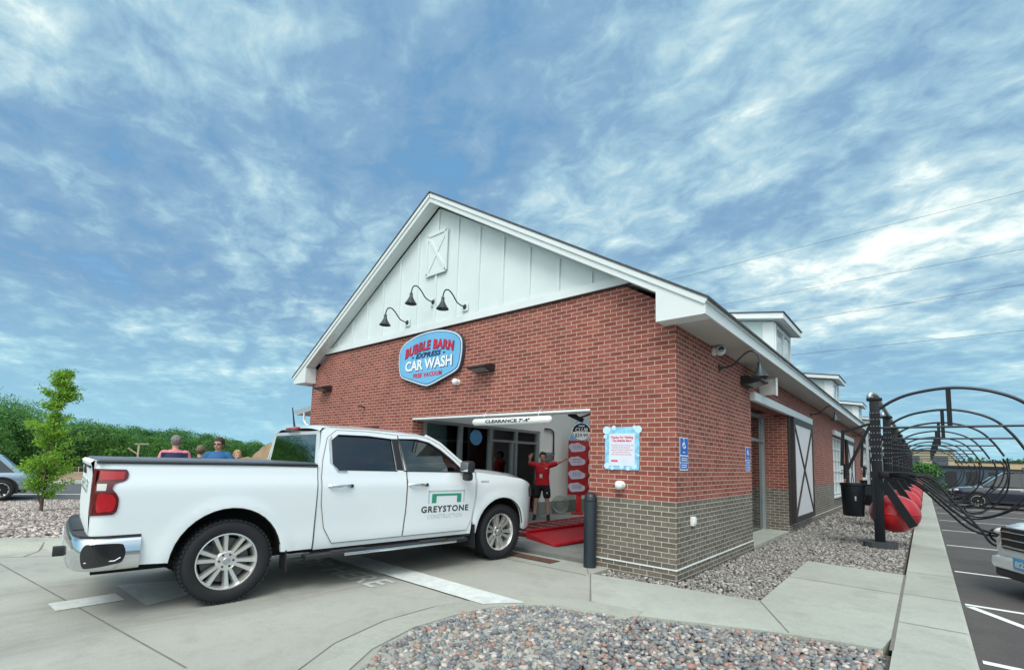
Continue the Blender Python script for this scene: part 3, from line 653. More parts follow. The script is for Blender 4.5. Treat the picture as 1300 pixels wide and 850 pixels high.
# dormers
DORM = pmat('dormer_siding', (.52, .64, .64), .55, var=.04, scale=1.5)
for k in range(4):
    y0 = 8.34 + 11.17 * k; y1 = y0 + 2.0; xf = -.5
    d = MB(); zf_ = 5.62; P = [(xf, 4.2), (xf, zf_), (xf - 3.4, zf_ + .55), (xf - 3.4, 6.1)]
    d.prism(P, (0, y0, 0), (1, 0, 0), (0, 0, 1), 2.0) ; dm = d.build('dormer', DORM, B, smooth=False, fixn=True)
    r = MB(); P = [(xf + .28, zf_ - .02), (xf + .28, zf_ + .14), (xf - 3.9, zf_ + .80), (xf - 3.9, zf_ + .66)]
    r.prism(P, (0, y0 - .28, 0), (1, 0, 0), (0, 0, 1), 2.56); r.build('dormer_roof', WHITE_TRIM, dm, smooth=False, fixn=True)
    r = MB(); P = [(xf + .31, zf_ + .142), (xf + .31, zf_ + .165), (xf - 3.9, zf_ + .835), (xf - 3.9, zf_ + .804)]
    r.prism(P, (0, y0 - .31, 0), (1, 0, 0), (0, 0, 1), 2.62); r.build('dormer_shingle', SHINGLE, dm, smooth=False, fixn=True)
    w = MB()
    for yy in (y0 + .0, y0 + .98, y0 + 1.90): w.bb(xf + .002, xf + .035, yy, yy + .10, 4.3, 5.58)
    w.bb(xf + .003, xf + .030, y0 + .1, y0 + 1.9, 5.44, 5.56); w.bb(xf + .003, xf + .030, y0 + .1, y0 + 1.9, 4.35, 4.5)
    w.bb(xf - .3, xf - .001, y0 - .02, y0 - .001, 4.2, 5.6)
    w.build('dormer_window_frame', WHITE_TRIM, dm, smooth=False)
    w = MB()
    for yy in (y0 + .12, y0 + 1.10): w.bb(xf + .001, xf + .006, yy, yy + .84, 4.5, 5.44)
    w.build('dormer_window', pmat('dormer_pane', (.35, .42, .44), .06, var=.15, scale=3, spec=.9), dm, smooth=False)
# white headers, barn doors
for yl0, yl1 in ((3.68, 10.05), (14.7, 21.05), (25.7, 32.05), (36.7, 41.8)):
    s = MB(); s.bb(.002, .10, yl0, yl1, 2.82, 2.985, bev=.006); s.build('door_header', WHITE_TRIM, B)
PANELW = pmat('barn_door_board', (.70, .70, .71), .5, var=.03, scale=2)
for y0, y1 in ((7.22, 9.93), (18.4, 21.0), (29.4, 32.0), (40.3, 41.8)):
    s = MB(); s.bb(.045, .085, y0, y1, .20, 2.80); p = s.build('barn_door', DKBROWN, B, smooth=False)
    t = MB(); t.bb(.0855, .092, y0 + .12, y1 - .10, .33, 2.67); t.build('door_board', PANELW, p, smooth=False)
    t = MB(); f = .10
    t.bar((.105, y0 + .12, .33), (.105, y1 - .10, 2.67), .085, .022, up=(1, 0, 0)); t.bar((.101, y0 + .12, 2.67), (.101, y1 - .10, .33), .085, .022, up=(1, 0, 0))
    t.build('cross_brace', DKBROWN, p, smooth=False)
    t = MB(); t.bb(.086, .118, y0, y0 + .13, .20, 2.80); t.bb(.086, .118, y1 - .11, y1, .20, 2.80); t.bb(.086, .117, y0 + .13, y1 - .11, .20, .34); t.bb(.086, .117, y0 + .13, y1 - .11, 2.66, 2.80)
    t.build('door_frame', DKBROWN, p, smooth=False)
s = MB(); s.bb(.0, .045, 7.0, 7.22, .15, 2.81); s.build('door_stop', DKBROWN, B, smooth=False)
# side door recess with glass
s = MB(); s.bb(-.60, -.50, 3.76, 3.84, 0, 2.8); s.bb(-.60, -.49, 6.88, 6.995, 0, 2.8); s.bb(-.59, -.50, 5.2, 5.27, 0, 2.2); s.bb(-.59, -.5, 3.84, 6.88, 2.15, 2.22); s.bb(-.59, -.5, 3.84, 6.88, 2.74, 2.82); s.build('entry_frame', ALU, B, smooth=False)
s = MB(); s.bb(-.56, -.55, 3.84, 6.88, .05, 2.74); s.build('entry_glass', GLASSD, B, smooth=False)
s = MB(); s.bb(-.62, 0.0, 3.75, 7.0, -.14, .02); s.build('threshold', CONC2, B, smooth=False)
for y0, y1 in ((14.8, 18.25), (25.8, 29.2), (36.8, 40.2)):
    s = MB()
    for k in range(5): yy = y0 + .02 + k * (y1 - y0 - .1) / 4; s.bb(-.16, -.06, yy, yy + .06, .6, 2.8)
    for k in range(6): zz = .60 + k * .425; s.bb(-.155, -.065, y0 + .02, y1 - .02, zz, zz + .05)
    fr = s.build('window_frame', WHITE_TRIM, B, smooth=False)
    s = MB(); s.bb(-.115, -.105, y0 + .03, y1 - .03, .62, 2.78); s.build('window_pane', GLASSD, fr, smooth=False)
    s = MB(); s.bb(-.2, .06, y0 - .05, y1 + .05, .50, .56); s.build('window_sill', WHITE_TRIM, fr, smooth=False)
# interior
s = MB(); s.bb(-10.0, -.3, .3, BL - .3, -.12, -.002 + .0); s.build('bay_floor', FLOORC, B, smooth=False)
s = MB(); s.bb(-5.95, -5.80, 4.60, BL - .3, .36, 3.3); s.bb(-5.95, -5.80, .302, 4.60, 2.36, 3.3); s.build('bay_wall', INWALL, B, smooth=False)
s = MB(); s.bb(-5.96, -5.79, 4.60, BL - .3, -.1, .36); s.build('bay_wall_base', pmat('base_panel', (.28, .30, .29), .6, var=.1, scale=2), B, smooth=False)
s = MB(); s.bb(-1.35, -1.2, 7.6, BL - .3, -.1, 3.3); s.bb(-9.98, -5.8, 7.5, 7.6, 0, 3.3); s.build('inner_partition', INWALL, B, smooth=False)
s = MB(); s.bb(-10.0, -9.9, .31, 7.5, 0, 3.3); s.bb(-9.9, -5.96, .31, .36, 0, 3.3); s.build('office_wall', pmat('office_wall', (.30, .33, .34), .7, var=.2, scale=2), B, smooth=False)
s = MB()
for y in (.36, 1.46, 2.50, 3.50, 4.46): s.bb(-5.93, -5.80, y, y + .09, 0, 2.36)
s.bb(-5.925, -5.805, .45, 4.46, 2.29, 2.355); s.bb(-5.925, -5.805, 2.59, 4.46, 1.98, 2.04); s.bb(-5.925, -5.805, .45, 4.46, 0.0, .10)
s.bb(-5.92, -5.81, 3.36, 3.44, .1, 1.98); s.bb(-5.75, -5.70, .302, .36, 0, 2.345)
s.build('office_window_frame', ALU, B, smooth=False)
s = MB(); s.bb(-5.87, -5.86, .45, 4.46, .1, 2.29); s.build('office_glass', glass_mat('office_glass', (.62, .72, .68), .05), B, smooth=False)
s = MB(); s.bb(-5.75, -1.35, -.006, .31, 2.315, 2.349); s.build('entrance_lintel', WHITE_TRIM, B, smooth=False)
s = MB()
s.tube([(-5.76, 4.75, 2.45), (-5.76, 5.05, 2.45), (-5.76, 5.17, 2.40), (-5.76, 5.2, 2.28), (-5.76, 5.2, 1.55)], .022); s.build('conduit', BLACKP, B)
s = MB(); s.bb(-5.80, -5.72, 4.62, 5.1, 1.52, 1.78, bev=.01)
for yy in (4.66, 4.84, 5.02): s.tube([(-5.72, yy, 1.72), (-5.60, yy, 1.70), (-5.58, yy, 1.76)], .014)
s.build('wall_hook_panel', GALV, B)
# reflection of a blue badge, painted as a disc on the office glass
s = MB(); s.prism([(.21 * math.cos(a * R(15)), .19 * math.sin(a * R(15))) for a in range(24)], (-5.855, 2.05, 2.05), (0, 1, 0), (0, 0, 1), .003); s.build('badge_reflection', pmat('reflection_blue', (.12, .36, .60), .4, var=.2, scale=12), B, smooth=False)
# left canopy with downspout
s = MB(); s.prism([(-12.65, 2.86), (-10.3, 3.12), (-10.3, 2.98), (-12.4, 2.72), (-12.65, 2.80)], (0, .6, 0), (1, 0, 0), (0, 0, 1), 5.0); s.build('side_canopy', pmat('canopy_metal', (.40, .44, .46), .4, .2, var=.06), B, smooth=False, fixn=True)
s = MB(); s.tube([(-11.95, .62, 2.80), (-11.95, .62, 2.56), (-11.8, .62, 2.42), (-11.2, .62, 2.25), (-10.4, .62, 2.1), (-10.36, .62, 1.9), (-10.36, .62, .1)], .032); s.build('downspout', WHITEPL, B)
s = MB(); s.bb(-8.02, -6.99, -.02, .0, 1.1, 2.2); s.build('wall_louver', BLACKP, B, smooth=False)
s = MB(); s.tube([(-7.60, -.11, 2.69), (-7.62, 0, 2.67)], .02); s.tube([(-7.72, -.12, 2.70), (-7.5, -.12, 2.66)], .015); s.build('hose_bib', BLACKM, B)

# ================================================================== PICKUP TRUCK
TW = pmat('truck_white', (.74, .80, .83), .22, coat=1.0, spec=.5)
CHROME = pmat('chrome', (.72, .75, .78), .12, 1.0)
RIMM = pmat('polished_alloy', (.74, .74, .72), .25, .75)
TYRE = pmat('tyre_rubber', (.009, .010, .013), .72, var=.15, scale=20, bump=.3, bscale=60)
DARKIN = pmat('dark_liner', (.010, .010, .011), .9)
REDL = pmat('red_lamp', (.42, .005, .010), .12, coat=1.0, var=.15, scale=6)
REDD = pmat('red_lamp_dark', (.10, .002, .004), .2, coat=.6)
LAMPW = pmat('clear_lamp', (.62, .60, .58), .15, coat=1.0)
SEAT = pmat('seat_black', (.03, .03, .033), .7)
TX, TY, TH = -3.814, -4.349, R(84.23)
truck = thing('pickup_truck', 'white crew cab pickup truck with a green and black logo on its door', 'pickup truck', (TX, TY, 0), TH)
def interp(x, xs, ys): return float(np.interp(x, xs, ys))
def hw(x, z):
    h = interp(z, [.35, .45, .55, .70, .95, 1.12, 1.20, 1.235, 1.30, 1.37, 1.60, 1.85], [.950, .970, .985, .988, 1.004, 1.008, 1.002, .984, .972, .957, .890, .815])
    if x < -1.0: h -= .045 * ((-1.0 - x) / .2) ** 2
    if x > 4.05: h -= .17 * ((x - 4.05) / .60) ** 2.4
    for cx in (0, 3.73):
        r = math.hypot(x - cx, z - .42)
        if z > .40: h += .016 * math.exp(-((r - .55) / .055) ** 2)
    return h
def densify(poly, d=.05):
    out = []
    for i in range(len(poly)):
        a = Vector(poly[i]); b = Vector(poly[(i + 1) % len(poly)]); n = max(1, int((b - a).length / d))
        for k in range(n): out.append(tuple(a + (b - a) * k / n))
    return out
def panel(s, poly, f, sgn, thick=.02, holes=(), g=.055):
    """surface patch on the side of a body: (x, z) outline -> y = sgn*f(x,z)"""
    P = densify(poly, g); allp = list(P); E = [(i, (i + 1) % len(P)) for i in range(len(P))]; loops = [P]
    for h in holes:
        H = densify(h, g); o = len(allp); allp += H; E += [(o + i, o + (i + 1) % len(H)) for i in range(len(H))]; loops.append(H)
    pa = np.array(P); x0, z0 = pa.min(0); x1, z1 = pa.max(0)
    X, Z = np.meshgrid(np.arange(x0 + g / 2, x1, g), np.arange(z0 + g / 2, z1, g)); X = X.ravel(); Z = Z.ravel(); ok = in_poly(X, Z, P)
    for h in holes: ok &= ~in_poly(X, Z, h)
    E2 = np.array(allp)
    for x, z in zip(X[ok], Z[ok]):
        if np.min(np.hypot(E2[:, 0] - x, E2[:, 1] - z)) > g * .45: allp.append((x, z))
    vv, ee, ff, *_ = delaunay_2d_cdt([Vector(p) for p in allp], E, [], 0, 1e-5)
    C = np.array([[sum(vv[i][k] for i in f_) / len(f_) for k in (0, 1)] for f_ in ff]); keep = in_poly(C[:, 0], C[:, 1], P)
    for h in holes: keep &= ~in_poly(C[:, 0], C[:, 1], h)
    vs = [Vector((v[0], sgn * f(v[0], v[1]), v[1])) for v in vv]; fs = []
    for k, f_ in enumerate(ff):
        if keep[k]: fs.append(tuple(f_) if sgn < 0 else tuple(f_)[::-1])
    s.add(vs, fs)
    if thick:
        for Lp in loops:
            n = len(Lp); a = [Vector((p[0], sgn * f(*p), p[1])) for p in Lp]; b = [Vector((p.x, p.y - sgn * thick, p.z)) for p in a]
            s.add(a + b, [((i, i + n, (i + 1) % n + n, (i + 1) % n) if sgn < 0 else (i, (i + 1) % n, (i + 1) % n + n, i + n)) for i in range(n)])
def arc(cx, cz, rx, rz, a0, a1, n=14): return [(cx + rx * math.cos(R(a0 + (a1 - a0) * i / n)), cz + rz * math.sin(R(a0 + (a1 - a0) * i / n))) for i in range(n + 1)]
A_R = arc(0, .42, .505, .535, 176, 4, 18); A_F = arc(3.73, .42, .505, .525, 178, 2, 18)
bedside = [(-1.17, .74), (-.84, .74), (-.80, .70), (-.76, .475), (-.52, .465)] + A_R + [(.56, .455), (.835, .455), (.845, 1.365), (-.1, 1.385), (-1.17, 1.395)]
bedside = bedside[::-1]
REARW = [(1.035, 1.42), (1.10, 1.345), (1.88, 1.335), (1.845, 1.745), (1.50, 1.765), (1.12, 1.76), (1.035, 1.69)]
FRTW = [(1.985, 1.335), (2.99, 1.325), (2.78, 1.50), (2.60, 1.63), (2.42, 1.725), (2.22, 1.762), (1.945, 1.755)]
rdoor = [(1.06, .50), (1.985, .50), (2.01, .8), (2.015, 1.33), (1.925, 1.80), (1.5, 1.822), (1.10, 1.815), (.985, 1.72), (.915, 1.45), (.895, 1.25), (.905, .95), (.955, .68)]
fdoor = [(2.00, .50), (3.05, .50), (3.13, .66), (3.175, .95), (3.18, 1.31), (2.98, 1.40), (2.62, 1.69), (2.44, 1.775), (2.22, 1.812), (1.94, 1.80), (2.03, 1.33), (2.025, .8)]
cabside = [(.86, .44), (3.13, .44), (3.14, .60), (3.195, .90), (3.20, 1.325), (3.05, 1.40), (2.66, 1.715), (2.45, 1.80), (2.22, 1.835), (1.5, 1.853), (.98, 1.845), (.93, 1.80), (.885, 1.55), (.86, 1.37)]
fender = [(3.215, .47)] + A_F[1:] if False else None
fender = [(3.205, .44), (3.225, .44)] + A_F + [(4.26, .42), (4.56, .43), (4.65, .60), (4.66, .88), (4.63, 1.04), (4.52, 1.12), (4.38, 1.17), (4.15, 1.225), (3.8, 1.268), (3.5, 1.295), (3.215, 1.325), (3.205, .95), (3.16, .62)]
fender = fender
h_in = lambda o: (lambda x, z: hw(x, z) - o)
for sg in (-1, 1):
    s = MB(); panel(s, bedside, hw, sg, .04); s.build('bed_side', TW, truck, ang=40)
    s = MB(); panel(s, cabside, h_in(.012), sg, .05, holes=(REARW, FRTW)); s.build('cab_side', TW, truck, ang=40)
    s = MB(); panel(s, rdoor, h_in(.0), sg, .011, holes=(REARW,)); dr_ = s.build('rear_door', TW, truck, ang=40)
    s = MB(); panel(s, fdoor, h_in(.0), sg, .011, holes=(FRTW,)); df_ = s.build('front_door', TW, truck, ang=40)
    for dd, ol in ((dr_, rdoor), (df_, fdoor)):
        s = MB(); P_ = [Vector((x, sg * (hw(x, z) - .0045), z)) for x, z in densify(ol, .06)]; s.tube(P_ + [P_[0]], .0062, 5, cap=False); s.build('door_gap', JOINT, dd)
    s = MB(); panel(s, fender, hw, sg, .05); fd = s.build('fender', TW, truck, ang=40)
    # glass and chrome surrounds
    for w, d, g in ((REARW, dr_, GLASSP), (FRTW, df_, GLASSD)):
        s = MB(); panel(s, w, h_in(.020), sg, 0); s.build('door_window', g, d)
        s = MB(); rim = [Vector((x, sg * (hw(x, z) + .001), z)) for x, z in w]; s.tube(rim + [rim[0]], .0075, 6); s.build('window_trim', BLACKP, d)
    s = MB(); s.tube([Vector((x, sg * (hw(x, z) + .004), z)) for x, z in ((1.03, 1.74), (1.005, 1.70), (1.005, 1.43), (1.085, 1.328), (1.2, 1.322))], .011, 6); s.build('belt_trim', CHROME, truck)
    s = MB(); panel(s, [(1.885, 1.345), (1.975, 1.34), (1.935, 1.755), (1.85, 1.75)], h_in(-.002), sg, .004); s.build('pillar_cover', BLACKP, truck)
    # inner dark shell behind seams
    s = MB(); panel(s, [(.80, .46), (3.24, .46), (3.24, 1.30), (.80, 1.30)], h_in(.05), sg, 0); s.build('inner_shell', DARKIN, truck)
    for nm, x0, d in (('rear', 1.10, dr_), ('front', 2.17, df_)):
        s = MB(); z = 1.155; xs = [x0 - .11, x0 - .10, x0, x0 + .12, x0 + .15]
        s.tube([Vector((x, sg * (hw(x, z) + o), z)) for x, o in ((x0 - .13, .002), (x0 - .10, .03), (x0, .038), (x0 + .10, .034), (x0 + .15, .008))], [.016, .019, .019, .02, .016], 10, upv=(0, 0, 1), sx=.6); s.build('door_handle', TW if False else CHROME, d)
        s = MB(); s.sphere((x0 + .15, sg * (hw(x0, z) + .012), z), (.028, .012, .022), 12, 8); s.build('handle_lock', BLACKP, d)
    # rocker + running board
    s = MB(); panel(s, [(.86, .40), (3.14, .40), (3.14, .445), (.86, .445)], h_in(.02), sg, .08); s.build('rocker_panel', BLACKP, truck)
    y = sg * 1.045
    s = MB(); s.box((1.86, y - sg * .02, .385), (2.26, .15, .045), bev=.012); rb = s.build('running_board', BLACKP, truck)
    s = MB(); s.box((1.98, y + sg * .052, .378), (1.62, .016, .034), bev=.006); s.build('chrome_strip', CHROME, rb)
    for xx in (1.05, 1.95, 2.75): s = MB(); s.bar((xx, sg * .80, .43), (xx, sg * 1.0, .36), .05, .03); s.build('step_bracket', BLACKP, rb)
    for xx in (1.25, 2.45): s = MB(); s.box((xx, y - sg * .015, .412), (.42, .10, .012), bev=.004); s.build('step_pad', pmat('step_rubber', (.028, .028, .03), .8, bump=.6, bscale=90), rb)
    # wheel arch lip + liner
    for A, cx in ((A_R, 0), (A_F, 3.73)):
        s = MB(); s.tube([Vector((x, sg * (hw(x, z) - .012), z)) for x, z in A[1:-1]], .010, 6); s.build('arch_lip', BLACKP, truck)
        s = MB(); n = len(A); k = 1.045
        v = [Vector((cx + (x - cx) * k, sg * .975, .42 + (z - .42) * k)) for x, z in A] + [Vector((cx + (x - cx) * k, sg * .62, .42 + (z - .42) * k)) for x, z in A]
        s.add(v, [(i, i + 1, i + 1 + n, i + n) for i in range(n - 1)]); s.add(v[n:] + [Vector((cx, sg * .62, .42))], [(i, i + 1, n) for i in range(n - 1)]); s.build('wheel_liner', DARKIN, truck)
    s = MB(); s.box((.56, sg * .90, .36), (.012, .20, .22), ry=-.05); s.build('mud_flap', BLACKP, truck)
    s = MB(); s.box((3.175, sg * .90, .40), (.012, .24, .34), ry=-.05); s.build('mud_flap', BLACKP, truck)
    # mirror
    s = MB(); s.bar((2.93, sg * .95, 1.34), (2.90, sg * 1.10, 1.38), .07, .05); s.box((2.885, sg * 1.17, 1.405), (.13, .20, .17), bev=.045); mi = s.build('side_mirror', BLACKP, truck)
    s = MB(); s.box((2.895, sg * 1.16, 1.27), (.10, .15, .12), bev=.04); s.build('mirror_lower', BLACKP, mi)
    s = MB(); s.box((2.818, sg * 1.17, 1.405), (.006, .17, .13), bev=.002); s.build('mirror_glass', CHROME, mi)
    # tail lamp: wraps round the corner
    tl = [(-1.165, .93), (-1.0, .935), (-.965, .97), (-.96, 1.07), (-.99, 1.125), (-1.02, 1.16), (-1.0, 1.205), (-.93, 1.225), (-.90, 1.25), (-.895, 1.30), (-.915, 1.33), (-1.165, 1.335)]
    rd = lambda P_: [tuple(p.xy) for p in catmull([(a_, b_, 0) for a_, b_ in P_], 4, True)]
    tl = [tl[0]] + [tuple(p.xy) for p in catmull([(a_, b_, 0) for a_, b_ in tl[1:-1]], 4)] + [tl[-1]]
    s = MB(); panel(s, tl, h_in(-.010), sg, .02, g=.03); hwr = hw(-1.165, 1.1) + .01
    s.add([(-1.165, sg * hwr, .93), (-1.165, sg * hwr, 1.335), (-1.188, sg * (hwr - .015), 1.335), (-1.188, sg * (hwr - .015), .93), (-1.188, sg * (hwr - .11), 1.335), (-1.188, sg * (hwr - .11), .93)], [(0, 1, 2, 3), (3, 2, 4, 5)] if sg > 0 else [(3, 2, 1, 0), (5, 4, 2, 3)])
    lampo = s.build('tail_lamp', REDD, truck, ang=25)
    s = MB(); panel(s, [(-1.135, 1.235), (-.935, 1.245), (-.925, 1.31), (-1.135, 1.315)], h_in(-.014), sg, .006, g=.03); s.build('lamp_lens', REDL, lampo); s = MB(); panel(s, rd([(-1.135, .965), (-1.07, .962), (-1.01, .968), (-.99, 1.0), (-.985, 1.06), (-1.015, 1.105), (-1.07, 1.115), (-1.135, 1.112)]), h_in(-.014), sg, .006, g=.03); s.build('lamp_lens', REDL, lampo)
    s = MB(); panel(s, [(-1.15, 1.145), (-1.075, 1.145), (-1.07, 1.205), (-1.15, 1.205)], h_in(-.015), sg, .006, g=.03); s.build('reverse_lens', LAMPW, lampo)
    # headlamp
    s = MB(); panel(s, [(4.47, .93), (4.655, .93), (4.64, 1.02), (4.45, 1.12), (4.42, 1.05)], h_in(-.006), sg, .01, g=.03); s.build('headlamp', pmat('smoked_lamp', (.05, .055, .06), .1, coat=1), truck)
# rail caps and bed cover
s = MB(); s.box((-.155, 0, 1.405), (2.0, 1.84, .03), bev=.012)
for x in (-.8, -.15, .45): s.box((x, 0, 1.421), (.02, 1.8, .004))
s.build('bed_cover', pmat('cover_vinyl', (.12, .13, .15), .38, bump=.15, bscale=120), truck)
s = MB()
for sg in (-1, 1): s.box((-.16, sg * .942, 1.392), (2.02, .06, .022), bev=.008)
s.build('rail_cap', BLACKP, truck)
# hood / roof / pillars, lofted
def loft(s, secs):
    n = len(secs[0]); V = [v for sc in secs for v in sc]
    s.add(V, [(i * n + k, (i + 1) * n + k, (i + 1) * n + k + 1, i * n + k + 1) for i in range(len(secs) - 1) for k in range(n - 1)])
s = MB(); secs = []
for x, ze, zc in ((3.16, 1.325, 1.375), (3.5, 1.297, 1.36), (3.8, 1.268, 1.34), (4.15, 1.225, 1.30), (4.38, 1.172, 1.26), (4.52, 1.122, 1.20), (4.63, 1.045, 1.10)):
    h = hw(x, ze) - .004; secs.append([Vector((x + .06 * (1 - t * t) * (x > 4.3), h * t, zc - (zc - ze) * (t ** 4) + .014 * (abs(t) > .55) * (abs(t) < .8))) for t in np.linspace(-1, 1, 21)])
loft(s, secs); s.build('hood', TW, truck, ang=50)
s = MB(); secs = []
for x, ze, zc in ((.90, 1.80, 1.845), (.93, 1.835, 1.875), (1.05, 1.850, 1.90), (1.5, 1.855, 1.915), (2.0, 1.842, 1.905), (2.3, 1.828, 1.88), (2.46, 1.795, 1.84)):
    h = hw(x, ze) - .008; secs.append([Vector((x, h * t, zc - (zc - ze) * abs(t) ** 3.2)) for t in np.linspace(-1, 1, 21)])
loft(s, secs); s.build('cab_roof', TW, truck, ang=50)
s = MB(); secs = []
for x, ze in ((2.46, 1.795), (2.62, 1.715), (2.9, 1.50), (3.17, 1.335)):
    h = hw(x, min(ze, 1.84)) - .06; secs.append([Vector((x + .10 * (1 - t * t), h * t, ze + .025 * (1 - t * t))) for t in np.linspace(-1, 1, 11)])
loft(s, secs); s.build('windshield', GLASSC, truck)
s = MB()
for sg in (-1, 1): s.tube([Vector((x, sg * (hw(x, z) - .04), z)) for x, z in ((2.40, 1.81), (2.62, 1.715), (2.9, 1.50), (3.19, 1.325))], .035, 8)
s.build('windshield_pillar', TW, truck)
# cab back
s = MB()
def cb(x, z, t): return Vector((x, (hw(1.0, z) - .02) * t, z))
zs = [(.865, .46), (.865, 1.36), (.875, 1.42), (.905, 1.76), (.90, 1.80)]
for t0, t1 in ((-1, -.86), (.86, 1)): loft(s, [[cb(x, z, t) for t in np.linspace(t0, t1, 4)] for x, z in zs])
loft(s, [[cb(x, z, t) for t in np.linspace(-.86, .86, 8)] for x, z in zs[:3]]); loft(s, [[cb(x, z, t) for t in np.linspace(-.86, .86, 8)] for x, z in zs[3:]])
s.build('cab_back', TW, truck, fixn=True)
s = MB(); loft(s, [[cb(x - .004, z, t) for t in np.linspace(-.865, .865, 8)] for x, z in zs[2:4]]); s.build('rear_window', GLASSP, truck)
s = MB(); s.box((.872, 0, 1.842), (.05, .40, .035), bev=.01); bl = s.build('brake_light', REDL, truck)
s = MB(); s.tube([(1.05, .45, 1.87), (1.03, .45, 1.98), (1.0, .45, 2.16)], [.016, .011, .007], 6); s.build('antenna', BLACKP, truck)
# tailgate
s = MB(); secs = []
for x, z in ((-1.185, .74), (-1.19, .95), (-1.19, 1.28), (-1.20, 1.34), (-1.215, 1.385), (-1.19, 1.405), (-1.13, 1.40)): secs.append([Vector((x - .012 * (1 - t ** 4), t * .895, z)) for t in np.linspace(-1, 1, 15)])
loft(s, secs[::-1]); tg = s.build('tailgate', pmat('tailgate_white', (.74, .79, .80), .5, spec=.2), truck, fixn=True)
s = MB(); s.box((-1.16, 0, 1.07), (.05, 1.86, .66)); s.build('tailgate_inner', TW, truck, smooth=False)
text('tailgate_lettering', 'CHEVROLET', .2, (-1.2045, 0, 1.16), (0, -1, 0), (0, 0, 1), TW, tg, width=1.25, height=.125, extrude=.004, offset=.006)
s = MB(); s.box((-1.212, 0, 1.30), (.02, .26, .07), bev=.008); s.build('tailgate_handle', BLACKP, tg)
s = MB(); s.box((-1.205, 0, 1.347), (.03, 1.7, .018)); s.build('tailgate_seam', BLACKP, tg, smooth=False)
# rear bumper
def ushape(zp, hwid, xo, sg_all=True, inset=0):
    pts = [(-.73, hwid), (-.98, hwid + .005), (-1.14, hwid - .01), (-1.25, hwid - .10), (-1.30, hwid - .28), (-1.32, .30), (-1.32, 0)]
    return pts
s = MB(); prof = [(0, .455), (.02, .47), (.028, .58), (.022, .70), (.0, .73), (-.05, .735)]
pl = ushape(0, .995, 0); full = pl + [(x, -y) for x, y in pl[-2::-1]]
pp = [Vector((x, y, 0)) for x, y in full]; pp = catmull(pp, 4)
V = []
for i, p in enumerate(pp):
    d = (pp[min(i + 1, len(pp) - 1)] - pp[max(i - 1, 0)]).normalized(); n = Vector((-d.y, d.x, 0)) * -1
    if n.x * -1 < 0 and abs(p.y) < .8: n = -n
    for o, z in prof: V.append(p + n * o + Vector((0, 0, z)))
k_ = len(prof); s.add(V, [(i * k_ + k, i * k_ + k + 1, (i + 1) * k_ + k + 1, (i + 1) * k_ + k) for i in range(len(pp) - 1) for k in range(k_ - 1)])
bmp = s.build('rear_bumper', CHROME, truck, ang=50, fixn=True)
s = MB(); s.prism([(x, y) for x, y in full], (0, 0, .752), (1, 0, 0), (0, 1, 0), .03); s.box((-1.22, 0, .752), (.16, 1.0, .02), bev=.005); s.build('bumper_pad', BLACKP, bmp, fixn=True)
for sg in (-1, 1):
    q = []
    s = MB(); P2 = [(-1.235, .60), (-1.21, .675), (-1.15, .69), (-.92, .685), (-.875, .655), (-.86, .60), (-.875, .545), (-.92, .515), (-1.15, .49), (-1.21, .50)]
    def fb(x, z):
        return interp(x, [-1.26, -1.22, -1.18, -1.12, -1.06, -.98, -.73], [.93, .975, 1.005, 1.026, 1.034, 1.036, 1.034]) + .004
    panel(s, [tuple(p.xy) for p in catmull([(a_, b_, 0) for a_, b_ in P2], 4, True)], fb, sg, .02, g=.03); s.build('bumper_recess', pmat('gloss_black', (.008, .009, .012), .12, coat=.6), bmp)
    s = MB(); s.tube([Vector((x, sg * (fb(x, z) + .004), z)) for x, z in ((-1.20, .535), (-.95, .54), (-.90, .565))], .005, 6); s.build('recess_rib', GALV, bmp)
s = MB(); s.box((-1.37, 0, .50), (.14, .09, .09), bev=.008); s.build('tow_hitch', BLACKP, truck)
s = MB(); s.box((-1.352, .42, .60), (.006, .305, .152), bev=.002); s.build('number_plate', pmat('plate_white', (.55, .62, .68), .4), truck)
# underbody
s = MB(); s.box((1.7, 0, .55), (5.5, 1.10, .30)); s.box((1.95, 0, .50), (2.3, 1.72, .20)); s.box((-.9, 0, .62), (.42, 1.7, .22)); s.box((4.35, 0, .60), (.4, 1.5, .3))
for yy in (-.45, .45): s.box((1.6, yy, .40), (5.4, .09, .14))
s.tube([(0, -.85, .41), (0, .85, .41)], .06, 10); s.sphere((0, 0, .41), .15); s.tube([(-1.1, -.55, .42), (.4, -.55, .40), (.9, -.4, .4)], .04, 8)
s.build('underbody', DARKIN, truck)
s = MB(); s.box((2.0, 0, .68), (2.2, 1.7, .08)); s.box((2.0, .0, .62), (2.2, 1.7, .06)); s.build('cab_floor', DARKIN, truck, smooth=False)
# interior
for yy in (-.42, .42):
    s = MB(); s.box((2.0, yy, .95), (.5, .5, .16), bev=.05); s.box((1.78, yy, 1.27), (.14, .48, .60), ry=-.22, bev=.05); s.box((1.70, yy, 1.63), (.09, .26, .17), ry=-.15, bev=.04); s.build('front_seat', SEAT, truck)
s = MB(); s.box((1.25, 0, .95), (.45, 1.4, .16), bev=.05); s.box((1.02, 0, 1.22), (.12, 1.4, .5), ry=-.1, bev=.04); s.box((.99, -.42, 1.53), (.08, .26, .14), bev=.03); s.box((.99, .42, 1.53), (.08, .26, .14), bev=.03); s.build('rear_seat', SEAT, truck)
s = MB(); s.box((2.95, 0, 1.18), (.4, 1.66, .26), bev=.06); s.build('dashboard', SEAT, truck)
s = MB(); s.tube([(2.62 + .05 * math.sin(a), .42 + .18 * math.cos(a), 1.27 + .17 * math.sin(a)) for a in np.linspace(0, 2 * math.pi, 20)], .014, 6, cap=False); s.bar((2.62, .26, 1.27), (2.62, .58, 1.27), .03, .02); s.bar((2.62, .42, 1.27), (2.85, .42, 1.2), .06); s.build('steering_wheel', SEAT, truck)
